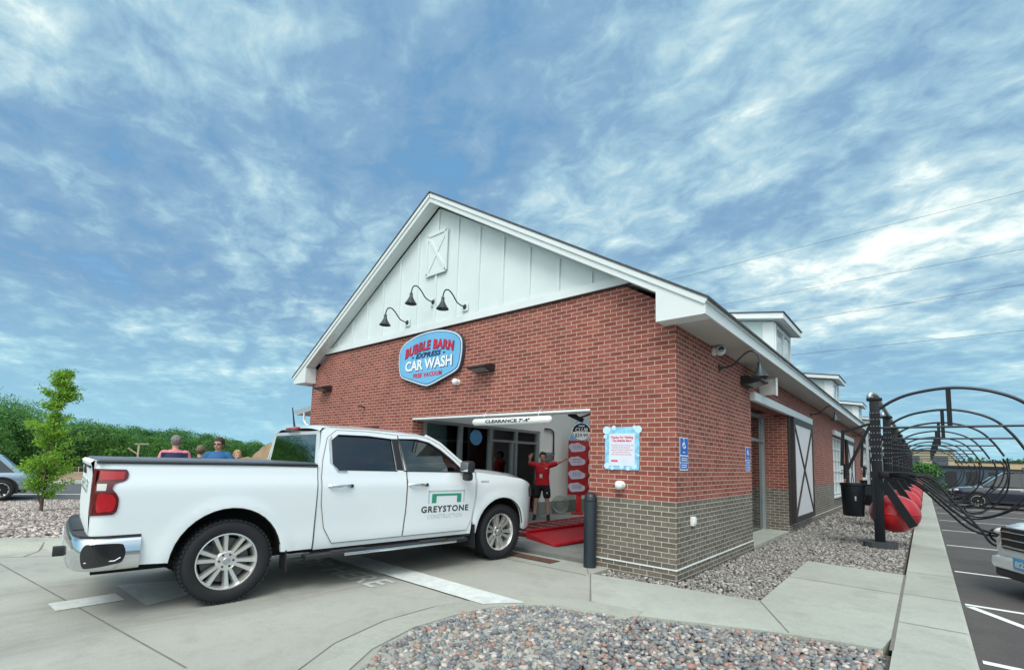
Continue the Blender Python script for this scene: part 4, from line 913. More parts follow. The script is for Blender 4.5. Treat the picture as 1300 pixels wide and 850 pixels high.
# front end
s = MB(); s.box((4.60, 0, .86), (.06, 1.36, .36), bev=.02); gr = s.build('grille', BLACKP, truck)
s = MB()
for z in (.74, .86, .98): s.box((4.64, 0, z), (.03, 1.30, .03), bev=.008)
s.build('grille_bar', CHROME, gr)
s = MB(); s.box((4.60, 0, .56), (.18, 1.62, .22), bev=.06); s.build('front_bumper', CHROME, truck)
s = MB(); s.box((4.50, 0, .42), (.2, 1.5, .14), bev=.04); s.build('front_valance', BLACKP, truck)
def squeeze_truck():
    done = set()
    def rec(o):
        for c in COL.objects:
            if c.parent is o and c.type == 'MESH':
                if c.data.name not in done:
                    done.add(c.data.name)
                    for v in c.data.vertices:
                        if v.co.x < -.70: v.co.x = -.70 + (v.co.x + .70) * (.82 if v.co.z > .80 else .80)
                        elif v.co.x > 4.10: v.co.x = 4.10 + (v.co.x - 4.10) * .75
                rec(c)
    rec(truck)
# ---- wheels
def make_wheel(parent, x, y, sg, Rt=.415, wd=.275, rr=.275, rim=RIMM, name='wheel', spokes=6, z=None):
    z = Rt if z is None else z
    s = MB(); h = wd / 2
    prof = [(rr, -h * .8), (rr + .02, -h * .93), (rr + .06, -h), (Rt - .045, -h * .97), (Rt - .012, -h * .86), (Rt - .006, -h * .6), (Rt - .006, h * .6), (Rt - .012, h * .86), (Rt - .045, h * .97), (rr + .06, h), (rr + .02, h * .93), (rr, h * .8)]
    s.lathe(prof, (0, 0, 0), 'y', 56, cap=False)
    if Rt > .35:
        for k in range(56):
            a = 2 * math.pi * k / 56; ca, sa = math.cos(a), math.sin(a)
            for yy, w_ in ((-h * .80, .05), (h * .80, .05), (-h * .30, .045), (h * .30, .045)):
                aa = a + (.05 if abs(yy) < h * .5 else 0)
                s.box((math.cos(aa) * (Rt - .007), yy, math.sin(aa) * (Rt - .007)), (.016, w_, .030), ry=-aa)
    ty = s.mesh('tyre', TYRE)
    w = bpy.data.objects.new('wheel', None); COL.objects.link(w); w.parent = parent; w.location = (x, y, z); w.empty_display_size = .2
    # wheels are laid out with +y pointing to the outside of the car
    w.rotation_euler = (0, 0, 0 if sg > 0 else math.pi)
    link('tyre', ty, w)
    s = MB(); o = h * .72
    s.lathe([(rr - .012, o - .02), (rr + .004, o + .012), (rr + .004, o + .02), (rr - .006, o + .022), (rr - .016, o + .006), (rr - .022, o - .05), (rr - .03, -h * .7)], (0, 0, 0), 'y', 48, cap=False)
    dish = o - .030
    n = spokes
    for k in range(n):
        a0 = 2 * math.pi * k / n + .26
        for da_in, da_out in ((-.19, -.19), (.19, .19)) if spokes == 6 else ((0, 0),):
            ai, ao = a0 + da_in, a0 + da_out
            def P(r, a, yy): return Vector((r * math.cos(a), yy, r * math.sin(a)))
            wi, wo = (.024, .033) if spokes == 6 else (.022, .036)
            r0, r1 = rr * .25, rr - .012
            vs = []
            for r, a, w2, yy in ((r0, ai, wi, dish + .006), ((r0 + r1) / 2, (ai + ao) / 2, (wi + wo) / 2 * .95, dish + .012), (r1, ao, wo, o - .008)):
                t = Vector((-math.sin(a), 0, math.cos(a)))
                vs += [P(r, a, yy) - t * w2 * .6, P(r, a, yy) + t * w2 * .6, P(r, a, yy - .05) + t * w2, P(r, a, yy - .05) - t * w2]
            fs = []
            for i in range(2):
                for q in range(4): fs.append((i * 4 + q, i * 4 + (q + 1) % 4, i * 4 + 4 + (q + 1) % 4, i * 4 + 4 + q))
            s.add(vs, fs + [(0, 3, 2, 1), (8, 9, 10, 11)])
    s.lathe([(rr * .36, dish - .05), (rr * .36, dish), (rr * .30, dish + .010), (.001, dish + .012)], (0, 0, 0), 'y', 24, cap=False)
    ri = s.build('rim', rim, w, ang=30, fixn=True)
    s = MB(); s.lathe([(.035, dish + .008), (.035, dish + .022), (.028, dish + .028), (.001, dish + .029)], (0, 0, 0), 'y', 20, cap=False); s.build('hub_cap', GALV, ri)
    s = MB()
    for k in range(6): a = 2 * math.pi * k / 6; s.lathe([(.011, dish - .01), (.011, dish + .016), (.001, dish + .018)], (.065 * math.cos(a), 0, .065 * math.sin(a)), 'y', 8, cap=False)
    s.build('lug_nuts', BLACKM, ri)
    s = MB(); s.lathe([(.001, -.02), (rr - .055, -.02), (rr - .055, .0), (.001, .005)], (0, 0, 0), 'y', 32, cap=False); s.build('brake_disc', pmat('brake_disc', (.12, .12, .12), .45, .6), w)
    s = MB(); s.box((.16, .012, .08), (.09, .06, .17), bev=.02); s.build('brake_caliper', BLACKM, w)
    s = MB(); s.lathe([(.001, -.06), (rr - .02, -.06), (rr - .02, -.05), (.001, -.05)], (0, 0, 0), 'y', 24, cap=False); s.build('wheel_back', DARKIN, w)
    return w
for x in (0, 3.73):
    for sg in (-1, 1): make_wheel(truck, x, sg * .845, sg)
squeeze_truck()
# door logo (both doors)
GREEN = pmat('logo_green', (.03, .27, .17), .5); LGREY = pmat('logo_grey', (.42, .52, .58), .4); LBLK = pmat('logo_black', (.03, .035, .045), .5)
for sg in (-1, 1):
    xd = Vector((-sg, 0, 0)) if sg > 0 else Vector((1, 0, 0)); cx = 2.655
    def on(x, z, o=.0025): return Vector((x, sg * (hw(x, z) + o), z))
    def dec(name, rect, mat, o=.0025):
        s = MB(); 
        for x0, x1, z0, z1 in rect: panel(s, [(x0, z0), (x1, z0), (x1, z1), (x0, z1)], lambda x, z: hw(x, z) + o, sg, 0, g=.04)
        s.build(name, mat, truck)
    dec('logo_frame', [(2.355, 2.375, .90, 1.075), (2.955, 2.975, .90, 1.075), (2.355, 2.975, 1.055, 1.075)], LGREY, .0025)
    dec('logo_gate', [(2.415, 2.915, 1.0, 1.03), (2.415, 2.49, .905, 1.0), (2.84, 2.915, .905, 1.0)], GREEN, .0025)
    for nm, st, z, wd, hh, mt in (('logo_name', 'GREYSTONE', .822, .80, .088, LBLK), ('logo_words', 'CONSTRUCTION', .722, .58, .058, LGREY)):
        def wrp(co, z=z):
            c = co.copy()
            for i in range(len(c)):
                xx = cx + (c[i, 0] if sg < 0 else -c[i, 0]); c[i, 2] = hw(xx, z + c[i, 1]) + .003
            return c
        me = text(nm, st, .1, (cx, 0, z), (1, 0, 0) if sg < 0 else (-1, 0, 0), (0, 0, 1), mt, truck, width=wd, height=hh, warp=wrp, extrude=0, sp=1.15, offset=.003 if st[0] == 'G' else 0, shear=0)
    def wrp2(co):
        c = co.copy()
        for i in range(len(c)):
            xx = 3.35 + (c[i, 0] if sg < 0 else -c[i, 0]); c[i, 2] = hw(xx, 1.19 + c[i, 1]) + .003
        return c
    text('fender_badge', '4X4', .1, (3.35, 0, 1.19), (1, 0, 0) if sg < 0 else (-1, 0, 0), (0, 0, 1), GALV, truck, width=.16, height=.03, warp=wrp2, extrude=0, offset=.002)

# ================================================================== THINGS ON AND BY THE BUILDING
NAVY = pmat('sign_navy', (.015, .03, .10), .4); SKYB = pmat('sign_blue', (.16, .46, .74), .4); SRED = pmat('sign_red', (.60, .018, .05), .4); SWHT = pmat('sign_white', (.85, .88, .90), .4)
def badge(sc, n=10):
    # outline of the big badge, centre (0,0), about 2.05 x 1.12
    key = [(-.98, .30), (-.80, .44), (-.42, .545), (0, .575), (.42, .545), (.80, .44), (.98, .30), (1.02, .16), (1.02, -.02), (.97, -.24), (.86, -.36), (.45, -.49), (.10, -.585), (-.10, -.585), (-.45, -.49), (-.86, -.36), (-.97, -.24), (-1.02, -.02), (-1.02, .16)]
    return [(p.x * sc, p.y * sc) for p in catmull([(a, b, 0) for a, b in key], 3, True)]
def inset(poly, d):
    # shrink outline by d along normals (outline is clockwise or counter-clockwise)
    P = [Vector(p) for p in poly]; n = len(P); out = []
    area = sum(P[i].x * P[(i + 1) % n].y - P[(i + 1) % n].x * P[i].y for i in range(n)); sg = 1 if area > 0 else -1
    for i in range(n):
        t = (P[(i + 1) % n] - P[i - 1]).normalized(); out.append(tuple(P[i] + Vector((-t.y, t.x)) * d * sg))
    return out
def facing(s, poly, y, d, cx=0, cz=0):
    P = [(p[0], p[1]) for p in poly]; n = len(P)
    ar = sum(P[i][0] * P[(i + 1) % n][1] - P[(i + 1) % n][0] * P[i][1] for i in range(n))
    if ar < 0: P = P[::-1]
    s.prism(P, (cx, y, cz), (1, 0, 0), (0, 0, 1), d); return s
sg_ = thing('wall_sign', 'light blue badge sign with red, white and navy lettering above the wash entrance', 'sign', (-5.21, -.03, 3.58))
b0 = badge(1.0)
facing(MB(), b0, -.055, .055).build('sign_cabinet', pmat('sign_edge', (.05, .06, .08), .4), sg_, fixn=True)
facing(MB(), inset(b0, .012), -.064, .01).build('sign_rim', pmat('sign_rim', (.55, .72, .84), .4), sg_, fixn=True)
facing(MB(), inset(b0, .045), -.068, .005).build('sign_outline', NAVY, sg_, fixn=True)
facing(MB(), inset(b0, .058), -.072, .005).build('sign_face', SKYB, sg_, fixn=True)
def archw(k, tilt=0.0):
    def f(co):
        c = co.copy(); c[:, 1] += k * (1 - (co[:, 0] / .8) ** 2) - k; c[:, 1] *= 1; return c
    return f
XD, ZD = (1, 0, 0), (0, 0, 1)
text('lettering_shadow', 'BUBBLE BARN', .2, (.012, -.0745, .270), XD, ZD, NAVY, sg_, width=1.58, height=.215, offset=.012, sp=1.12, extrude=0, warp=archw(.13), shear=.12)
text('lettering_red', 'BUBBLE BARN', .2, (0, -.076, .282), XD, ZD, SRED, sg_, width=1.56, height=.205, offset=.007, sp=1.12, extrude=.002, warp=archw(.13), shear=.12)
text('lettering_navy', '- EXPRESS -', .2, (0, -.076, .075), XD, ZD, NAVY, sg_, width=1.08, height=.115, offset=.010, sp=1.12, extrude=.001, shear=.25)
text('lettering_white_shadow', 'CAR WASH', .2, (.012, -.0745, -.132), XD, ZD, NAVY, sg_, width=1.52, height=.232, offset=.008, extrude=0)
text('lettering_white', 'CAR WASH', .2, (0, -.076, -.12), XD, ZD, SWHT, sg_, width=1.50, height=.225, offset=.006, extrude=.001)
text('lettering_red_small', 'FREE VACUUM', .2, (0, -.076, -.345), XD, ZD, SRED, sg_, width=.94, height=.095, offset=.008, sp=1.15, extrude=.001, shear=.15)
# gooseneck lamps
LAMPM = pmat('lamp_enamel', (.035, .048, .055), .35, .4, var=.1)
def gooseneck(loc, rz, label, sc=1.0, group='gooseneck barn lamps on the walls'):
    t = thing('gooseneck_lamp', label, 'wall lamp', loc, rz, group)
    s = MB(); s.lathe([(.055 * sc, 0), (.055 * sc, .012), (.03 * sc, .03), (.0, .032)], (0, 0, 0), 'y', 18); V = [(v[0], -v[1], v[2]) for v in s.v]; s.v = V; s.build('wall_plate', LAMPM, t, fixn=True)
    pts = catmull([(0, 0, 0), (0, -.10 * sc, .0), (0, -.22 * sc, .035 * sc), (0, -.34 * sc, .15 * sc), (0, -.45 * sc, .215 * sc), (0, -.545 * sc, .18 * sc), (0, -.585 * sc, .08 * sc), (0, -.59 * sc, .02 * sc)], 5)
    s = MB(); s.tube(pts, .0135 * sc, 8); s.build('arm', LAMPM, t)
    s = MB(); s.lathe([(.0, .03 * sc), (.03 * sc, .03 * sc), (.035 * sc, -.05 * sc), (.05 * sc, -.075 * sc), (.065 * sc, -.11 * sc), (.115 * sc, -.185 * sc), (.125 * sc, -.20 * sc), (.118 * sc, -.20 * sc), (.06 * sc, -.115 * sc), (.0, -.06 * sc)], (0, -.59 * sc, 0), 'z', 24, cap=False)
    sh = s.build('lamp_shade', LAMPM, t, fixn=True)
    s = MB(); s.sphere((0, -.59 * sc, -.135 * sc), .032 * sc, 12, 8); s.build('bulb', pmat('bulb_glass', (.75, .74, .68), .2), sh)
    return t
for x, z, lb_ in ((-6.06, 4.49, 'black gooseneck lamp low on the white gable, over the left part of the badge sign'), (-5.20, 4.79, 'black gooseneck lamp highest on the gable, right below the white cross-braced loft panel'), (-4.22, 4.50, 'black gooseneck lamp low on the gable, nearest to the brick wall corner')):
    g = gooseneck((x, -.036, z), 0, lb_, .98)
    s = MB(); s.box((0, .0, 0), (.17, .02, .17), bev=.004); p = s.build('mounting_block', SIDING, g)
for y, z, lb_ in ((1.86, 3.16, 'black gooseneck lamp on the side wall beside the rectangular floodlight'), (10.4, 3.17, 'black gooseneck lamp on the side wall between the first two barn doors'), (21.6, 3.17, 'black gooseneck lamp farther down the side wall past the second barn door')):
    gooseneck((0, y, z), R(90), lb_, 1.05)
# wall packs
def wallpack(loc, rz, label, sc=1.0):
    t = thing('wall_pack_light', label, 'wall light', loc, rz, 'dark box lights on the walls')
    s = MB(); P = [(0, -.075), (0, .075), (-.08, .075), (-.30, .02), (-.31, -.005), (-.28, -.02), (-.10, -.055)]
    V = [(a * sc, b * sc) for a, b in P]; s.prism(V, (-.24 * sc, 0, 0), (0, 1, 0), (0, 0, 1), -.48 * sc); s.build('housing', BLACKM, t, fixn=True, smooth=False)
    s = MB(); s.box((0, -.18 * sc, -.048 * sc), (.38 * sc, .16 * sc, .012), rx=-.22); s.build('lens', pmat('led_lens', (.16, .17, .17), .3), t)
    return t
wallpack((-3.62, -.0, 3.20), 0, 'black wedge shaped wall light to the right of the badge sign', .95)
wallpack((-9.45, -.0, 3.25), 0, 'black wedge shaped wall light near the left end of the brick front', .95)
wallpack((0, 3.35, 3.13), R(90), 'black box light on the side wall just under the gooseneck lamp', 1.15)
t = thing('floodlight', 'pale grey upright floodlight hanging over the side door header', 'floodlight', (0, 4.25, 3.14))
s = MB(); s.box((.20, 0, 0), (.30, .09, .32), bev=.015); s.build('housing', pmat('flood_grey', (.55, .56, .54), .5), t)
s = MB(); s.box((.36, 0, 0), (.02, .13, .36), bev=.008); s.build('front_plate', WHITEPL, t); s = MB(); s.box((.04, 0, 0), (.08, .06, .06)); s.build('bracket', GALV, t)
# cameras
def dome(loc, rz, label, sc=1.0):
    t = thing('security_camera', label, 'security camera', loc, rz, 'white bubble security cameras')
    s = MB(); s.lathe([(.0, .0), (.058 * sc, 0), (.060 * sc, .03 * sc), (.045 * sc, .05 * sc), (0, .055 * sc)], (0, 0, 0), 'y', 20, cap=False); s.v = [(v[0], -v[1], v[2]) for v in s.v]; s.build('camera_base', WHITEPL, t, fixn=True)
    s = MB(); s.sphere((0, -.09 * sc, 0), (.068 * sc, .068 * sc, .066 * sc), 20, 12); h = s.build('camera_head', WHITEPL, t)
    s = MB(); s.lathe([(.034 * sc, .05 * sc), (.036 * sc, .072 * sc), (.0, .076 * sc)], (0, 0, 0), 'y', 16, cap=False)
    Mx = Matrix.Translation((0, -.09 * sc, 0)) @ Matrix.Rotation(R(120), 4, 'Z'); s.v = [tuple(Mx @ Vector(v)) for v in s.v]; s.build('camera_lens', pmat('lens_black', (.01, .01, .012), .1, coat=1), h, fixn=True)
    return t
dome((-4.36, 0, 3.01), 0, 'white bubble security camera right below the badge sign'); dome((-.80, 0, 1.21), 0, 'white bubble security camera under the blue notice', 1.0)
dome((0, 1.55, 3.38), R(90), 'white security camera tucked under the eave near the corner', 1.25)
# outlet
t = thing('outlet_cover', 'small white weatherproof outlet cover on the grey brick', 'outlet', (0, .55, .74))
s = MB(); s.box((.025, 0, 0), (.05, .10, .13), bev=.01); s.build('cover', WHITEPL, t); s = MB(); s.box((.055, .0, 0.01), (.02, .075, .09), bev=.006); s.build('flap', WHITEPL, t)
# notice
nt_ = thing('notice_board', 'pale blue bubble-edged notice with pink text on the brick by the corner', 'notice', (-.80, -.004, 1.742))
def scallop(w, h):
    pts = []
    for (cx, cy, a0, r) in ((w / 2 - .04, h / 2 - .04, -60, .06), (w / 2 - .13, h / 2 - .01, 10, .035), (-.1, h / 2 - .02, 60, .03), (-w / 2 + .11, h / 2 - .015, 50, .045), (-w / 2 + .035, h / 2 - .06, 90, .055), (-w / 2 + .02, -h / 2 + .08, 130, .045), (-w / 2 + .06, -h / 2 + .04, 180, .05), (w / 2 - .04, -h / 2 + .04, 260, .04)):
        for k in range(6): a = R(a0 + 22 * k); pts.append((cx + r * math.cos(a), cy + r * math.sin(a)))
    return pts
facing(MB(), rounded(.55, .62, .03), -.012, .012).build('board', pmat('notice_blue', (.25, .56, .78), .45, var=.35, scale=9), nt_, fixn=True)
facing(MB(), rounded(.41, .47, .01), -.0145, .003, .0, -.02).build('paper', pmat('notice_paper', (.66, .72, .80), .5, var=.05, scale=5), nt_, fixn=True)
for x, z, r in ((-.25, .265, .06), (.26, .27, .055), (-.27, .17, .03), (-.13, .30, .035), (.20, .30, .03), (-.24, -.26, .045), (-.15, -.29, .03), (.0, -.27, .035), (.10, -.29, .03), (.2, -.26, .04), (.26, -.1, .018), (-.25, .0, .015)):
    s = MB(); facing(s, [(x + r * math.cos(a), z + r * math.sin(a)) for a in np.linspace(0, 2 * math.pi, 16)[:-1]], -.0150 - r * .02, .003); s.build('bubble', pmat('bubble_print', (.52, .76, .88), .3), nt_, smooth=False, fixn=True)
text('notice_title', 'Thanks For Visiting\nThe Bubble Barn', .03, (0, -.0152, .135), XD, ZD, pmat('notice_red', (.62, .03, .10), .5), nt_, width=.36, height=.085, offset=.0012, extrude=0)
PINKT = pmat('notice_pink', (.62, .30, .40), .5); s = MB()
for r_ in range(5):
    x = -.165 + .02 * (r_ % 2); z = .035 - r_ * .033
    while x < .15 - .02 * (r_ % 2):
        w = rng.uniform(.018, .055); s.bb(x, x + w, -.0156, -.0150, z, z + .013); x += w + .010
s.build('notice_lines', PINKT, nt_, smooth=False)
s = MB()
for a in range(3): facing(s, [(-.15 + .035 * a + .022 * math.cos(q), -.185 + .018 * math.sin(q)) for q in np.linspace(0, 2 * math.pi, 12)[:-1]], -.0157, .001)
s.build('notice_crab', pmat('crab_pink', (.72, .12, .22), .5), nt_, smooth=False, fixn=True)
# accessible parking signs on the side wall
BLUE = pmat('sign_access_blue', (.012, .11, .48), .35)
def access(y, label):
    t = thing('accessible_parking_sign', label, 'sign', (.004, y, 1.68), R(90), 'blue accessible parking signs'); W_ = .305
    facing(MB(), rounded(W_, .455, .02), -.003, .003).build('sign_plate', SWHT, t, fixn=True)
    s = MB(); facing(s, rounded(W_ - .02, .235, .012), -.0045, .001, 0, .100)
    facing(s, rounded(W_ - .02, .085, .008), -.0045, .001, 0, -.075); facing(s, rounded(W_ - .02, .085, .008), -.0045, .001, 0, -.170); s.build('sign_field', BLUE, t, smooth=False, fixn=True)
    s = MB(); z0 = .135; w = .015
    s.sphere((-.012, -.0055, z0 + .066), (.0135, .002, .0135), 10, 6)
    s.bar((-.010, -.006, z0 + .045), (-.006, -.006, z0 - .008), w, .002, up=(0, 1, 0)); s.bar((-.010, -.006, z0 + .022), (.028, -.006, z0 + .022), w * .7, .002, up=(0, 1, 0))
    s.bar((-.006, -.006, z0 - .006), (.030, -.006, z0 - .006), w * .8, .002, up=(0, 1, 0)); s.bar((.030, -.006, z0 - .004), (.044, -.006, z0 - .050), w * .8, .002, up=(0, 1, 0)); s.bar((.044, -.006, z0 - .05), (.060, -.006, z0 - .045), w * .7, .002, up=(0, 1, 0))
    q = [(-.008 + .042 * math.cos(R(a)), -.006, z0 - .020 + .042 * math.sin(R(a))) for a in range(130, 341, 14)]; s.tube(q, .0055, 6)
    s.build('wheelchair_symbol', SWHT, t, smooth=False)
    s = MB()
    for z, n in ((.022, 1), (-.062, 1), (-.090, 1), (-.155, 1), (-.184, 1)):
        x = -.10 if z != .022 else -.05
        while x < (.09 if z != .022 else .04):
            w_ = rng.uniform(.02, .045); s.bb(x, x + w_, -.0062, -.0055, z - .007, z + .007); x += w_ + .010
    s.build('sign_words', SWHT, t, smooth=False); return t
access(.27, 'blue accessible parking sign on the side wall nearest the brick corner'); access(3.47, 'blue accessible parking sign beside the side doorway')
# bollard
t = thing('bollard', 'dark blue-grey steel bollard at the right side of the wash entrance', 'bollard', (-1.24, -.13, 0))
s = MB(); s.lathe([(.093, 0), (.093, .99), (.086, 1.03), (.062, 1.065), (.03, 1.082), (0, 1.086)], (0, 0, 0), 'z', 28, cap=False); s.build('sleeve', pmat('bollard_blue', (.013, .022, .032), .42, var=.15, scale=3), t)
s = MB(); s.lathe([(.0935, .95), (.0965, .955), (.0965, .985), (.0935, .99)], (0, 0, 0), 'z', 28, cap=False); s.build('cap_ring', BLACKP, t)
# clearance bar
t = thing('clearance_bar', 'white round clearance bar hanging in the wash entrance', 'clearance bar', (-2.85, -.16, 2.19))
s = MB(); s.tube([(-.885, 0, 0), (-.87, 0, 0), (-.84, 0, 0), (.84, 0, 0), (.87, 0, 0), (.885, 0, 0)], [.02, .045, .062, .062, .045, .02], 22); s.build('tube', pmat('pvc_white', (.82, .84, .82), .35, var=.03), t)
def wc(co):
    c = co.copy()
    c[:, 2] = .0632
    return c
text('lettering', "CLEARANCE 7'-4\"", .09, (-.02, 0, 0), XD, ZD, BLACKP, t, width=1.02, height=.062, extrude=0, offset=.004, warp=wc)
s = MB()
for x in (-.62, .62): s.tube([(x, 0, .055), (x, 0, .10), (x, .05, .17), (x, .14, .24)], .006, 6)
s.build('hanger_chain', GALV, t)
# pay / menu sign in the bay
RED = pmat('menu_red', (.32, .014, .016), .4, var=.1); MD = (-5.28, 5.80, 0)
t = thing('wash_menu_sign', 'tall red wash menu sign with four white panels and a round club price disc', 'menu sign', MD, R(34))
s = MB(); s.box((0, 0, .03), (.34, .34, .06), bev=.01); s.build('base_plate', RED, t)
s = MB(); s.box((0.03, 0.02, .32), (.15, .12, .56), bev=.01); s.build('pedestal', pmat('pedestal_red', (.45, .012, .015), .4), t)
s = MB(); s.box((0, 0, 1.36), (.60, .12, 1.60), bev=.015); s.build('menu_cabinet', RED, t)
facing(MB(), [(-.30, 2.10), (.30, 2.10), (.30, 2.2), (.36, 2.35), (.35, 2.6), (.2, 2.74), (-.05, 2.74), (-.18, 2.60), (-.20, 2.4)], -.03, .09).build('header_shape', SKYB, t, fixn=True)
def disc(cx, cz, r, y, name, mat, a0=0, a1=360, d=.01):
    P = [(cx + r * math.cos(R(a)), cz + r * math.sin(R(a))) for a in np.linspace(a0, a1, 40)]
    return facing(MB(), P[:-1] if a1 - a0 == 360 else P, y, d).build(name, mat, t, fixn=True, smooth=False)
disc(.08, 2.42, .285, -.045, 'disc_white', SWHT); disc(.08, 2.42, .265, -.050, 'disc_black', BLACKP); disc(.08, 2.42, .25, -.0555, 'disc_lower', SWHT, 180, 360, .004)
text('club_words', 'CLUB', .2, (.08, -.058, 2.485), XD, ZD, SWHT, t, width=.36, height=.12, extrude=.001, offset=.002, shear=.2)
text('club_top_words', 'WASH', .1, (.08, -.058, 2.60), XD, ZD, SWHT, t, width=.18, height=.05, extrude=.001, offset=.003)
text('price', '$29.99', .1, (.08, -.062, 2.315), XD, ZD, BLACKP, t, width=.38, height=.12, extrude=.001, offset=.0005)
for k, z in enumerate((1.95, 1.55, 1.15, .78)):
    s = MB(); q = []
    for cx, cz, r, a0 in ((.12, 0, .13, -80), (.0, .06, .10, 40), (-.14, .02, .12, 90), (-.12, -.06, .09, 180)):
        for a in range(0, 100, 16): q.append((cx + r * math.cos(R(a0 + a)), cz + r * .85 * math.sin(R(a0 + a))))
    facing(s, q, -.066, .008, -.03, z); mp_ = s.build('menu_panel', pmat('panel_lilac', (.50, .48, .60), .35), t, fixn=True, smooth=False)
    s = MB()
    for r_ in range(3):
        for x in np.arange(-.15, .08, .055): s.bb(x, x + rng.uniform(.02, .045), -.0676, -.0668, z + .05 - r_ * .045, z + .068 - r_ * .045)
    s.build('panel_lines', pmat('menu_ink', (.10, .05, .12), .5), mp_, smooth=False)
    s = MB(); s.sphere((.24, -.03, z), (.10, .04, .13), 16, 8); s.build('panel_knob', RED, t)
# conveyor
t = thing('wash_conveyor', 'bright red steel wash conveyor with rows of rollers on the bay floor', 'conveyor', (-3.9, .9, 0))
CRED = pmat('conveyor_red', (.42, .010, .018), .4, var=.12, scale=5); CRD = pmat('conveyor_red_dark', (.13, .008, .010), .5, var=.2, scale=9)
s = MB(); s.bb(-.60, .42, .35, 24, .01, .05); s.build('conveyor_deck', CRD, t, smooth=False)
s = MB(); s.add([(.44, .25, .11), (1.38, -.10, .015), (1.46, .75, .03), (1.46, 8, .10), (.60, 8, .12), (.60, 2.2, .12)], [(0, 1, 2, 3, 4, 5)]); s.add([(.44, .25, .11), (1.38, -.10, .015), (1.38, -.10, .0), (.44, .25, .0)], [(0, 3, 2, 1)]); s.add([(1.38, -.10, .015), (1.46, .75, .03), (1.46, 8, .10), (1.46, 8, 0), (1.46, .75, 0), (1.38, -.10, 0)], [(0, 5, 4, 3, 2, 1)]); s.build('guide_plate', CRED, t, smooth=False)
s = MB(); s.tube([(.45, .25, .13), (.60, 2.2, .14), (.60, 20, .14)], .035, 10); s.tube([(-.62, .35, .05), (-.62, 20, .05)], .02, 8); s.tube([(1.38, -.08, .03), (1.47, .8, .05), (1.47, 12, .10)], .03, 8); s.build('guide_rail', CRED, t)
for k in range(14):
    s = MB(); yy = .55 + k * .42
    for x in np.arange(-.5, .36, .12): s.bb(x, x + .07, yy, yy + .07, .051, .06)
    s.build('roller_row', pmat('roller_pale', (.55, .30, .30), .4, .3), t, smooth=False)
# ceiling spray box
t = thing('spray_unit', 'black angled spray unit hanging from the ceiling inside the entrance', 'spray unit', (-2.65, 1.6, 2.40), R(20))
s = MB(); s.box((0, 0, 0), (.30, .16, .09), ry=.45, bev=.01); s.build('unit_body', BLACKM, t); s = MB(); s.bar((.10, 0, .0), (.28, 0, .06), .03); s.bar((0, 0, 0), (0, 0, .9), .03); s.build('unit_bracket', BLACKM, t)
t = thing('hose_reel', 'coil of thin grey hose leaning on the low wall in the bay', 'hose', (-5.55, 5.3, .02), R(30))
s = MB()
for k in range(4): r = .24 - k * .025; s.tube([(r * math.cos(a), .03 * k, r + .03 + r * math.sin(a)) for a in np.linspace(0, 2 * math.pi, 24)], .012, 6, cap=False)
s.build('hose_coil', pmat('hose_grey', (.18, .22, .20), .5), t)

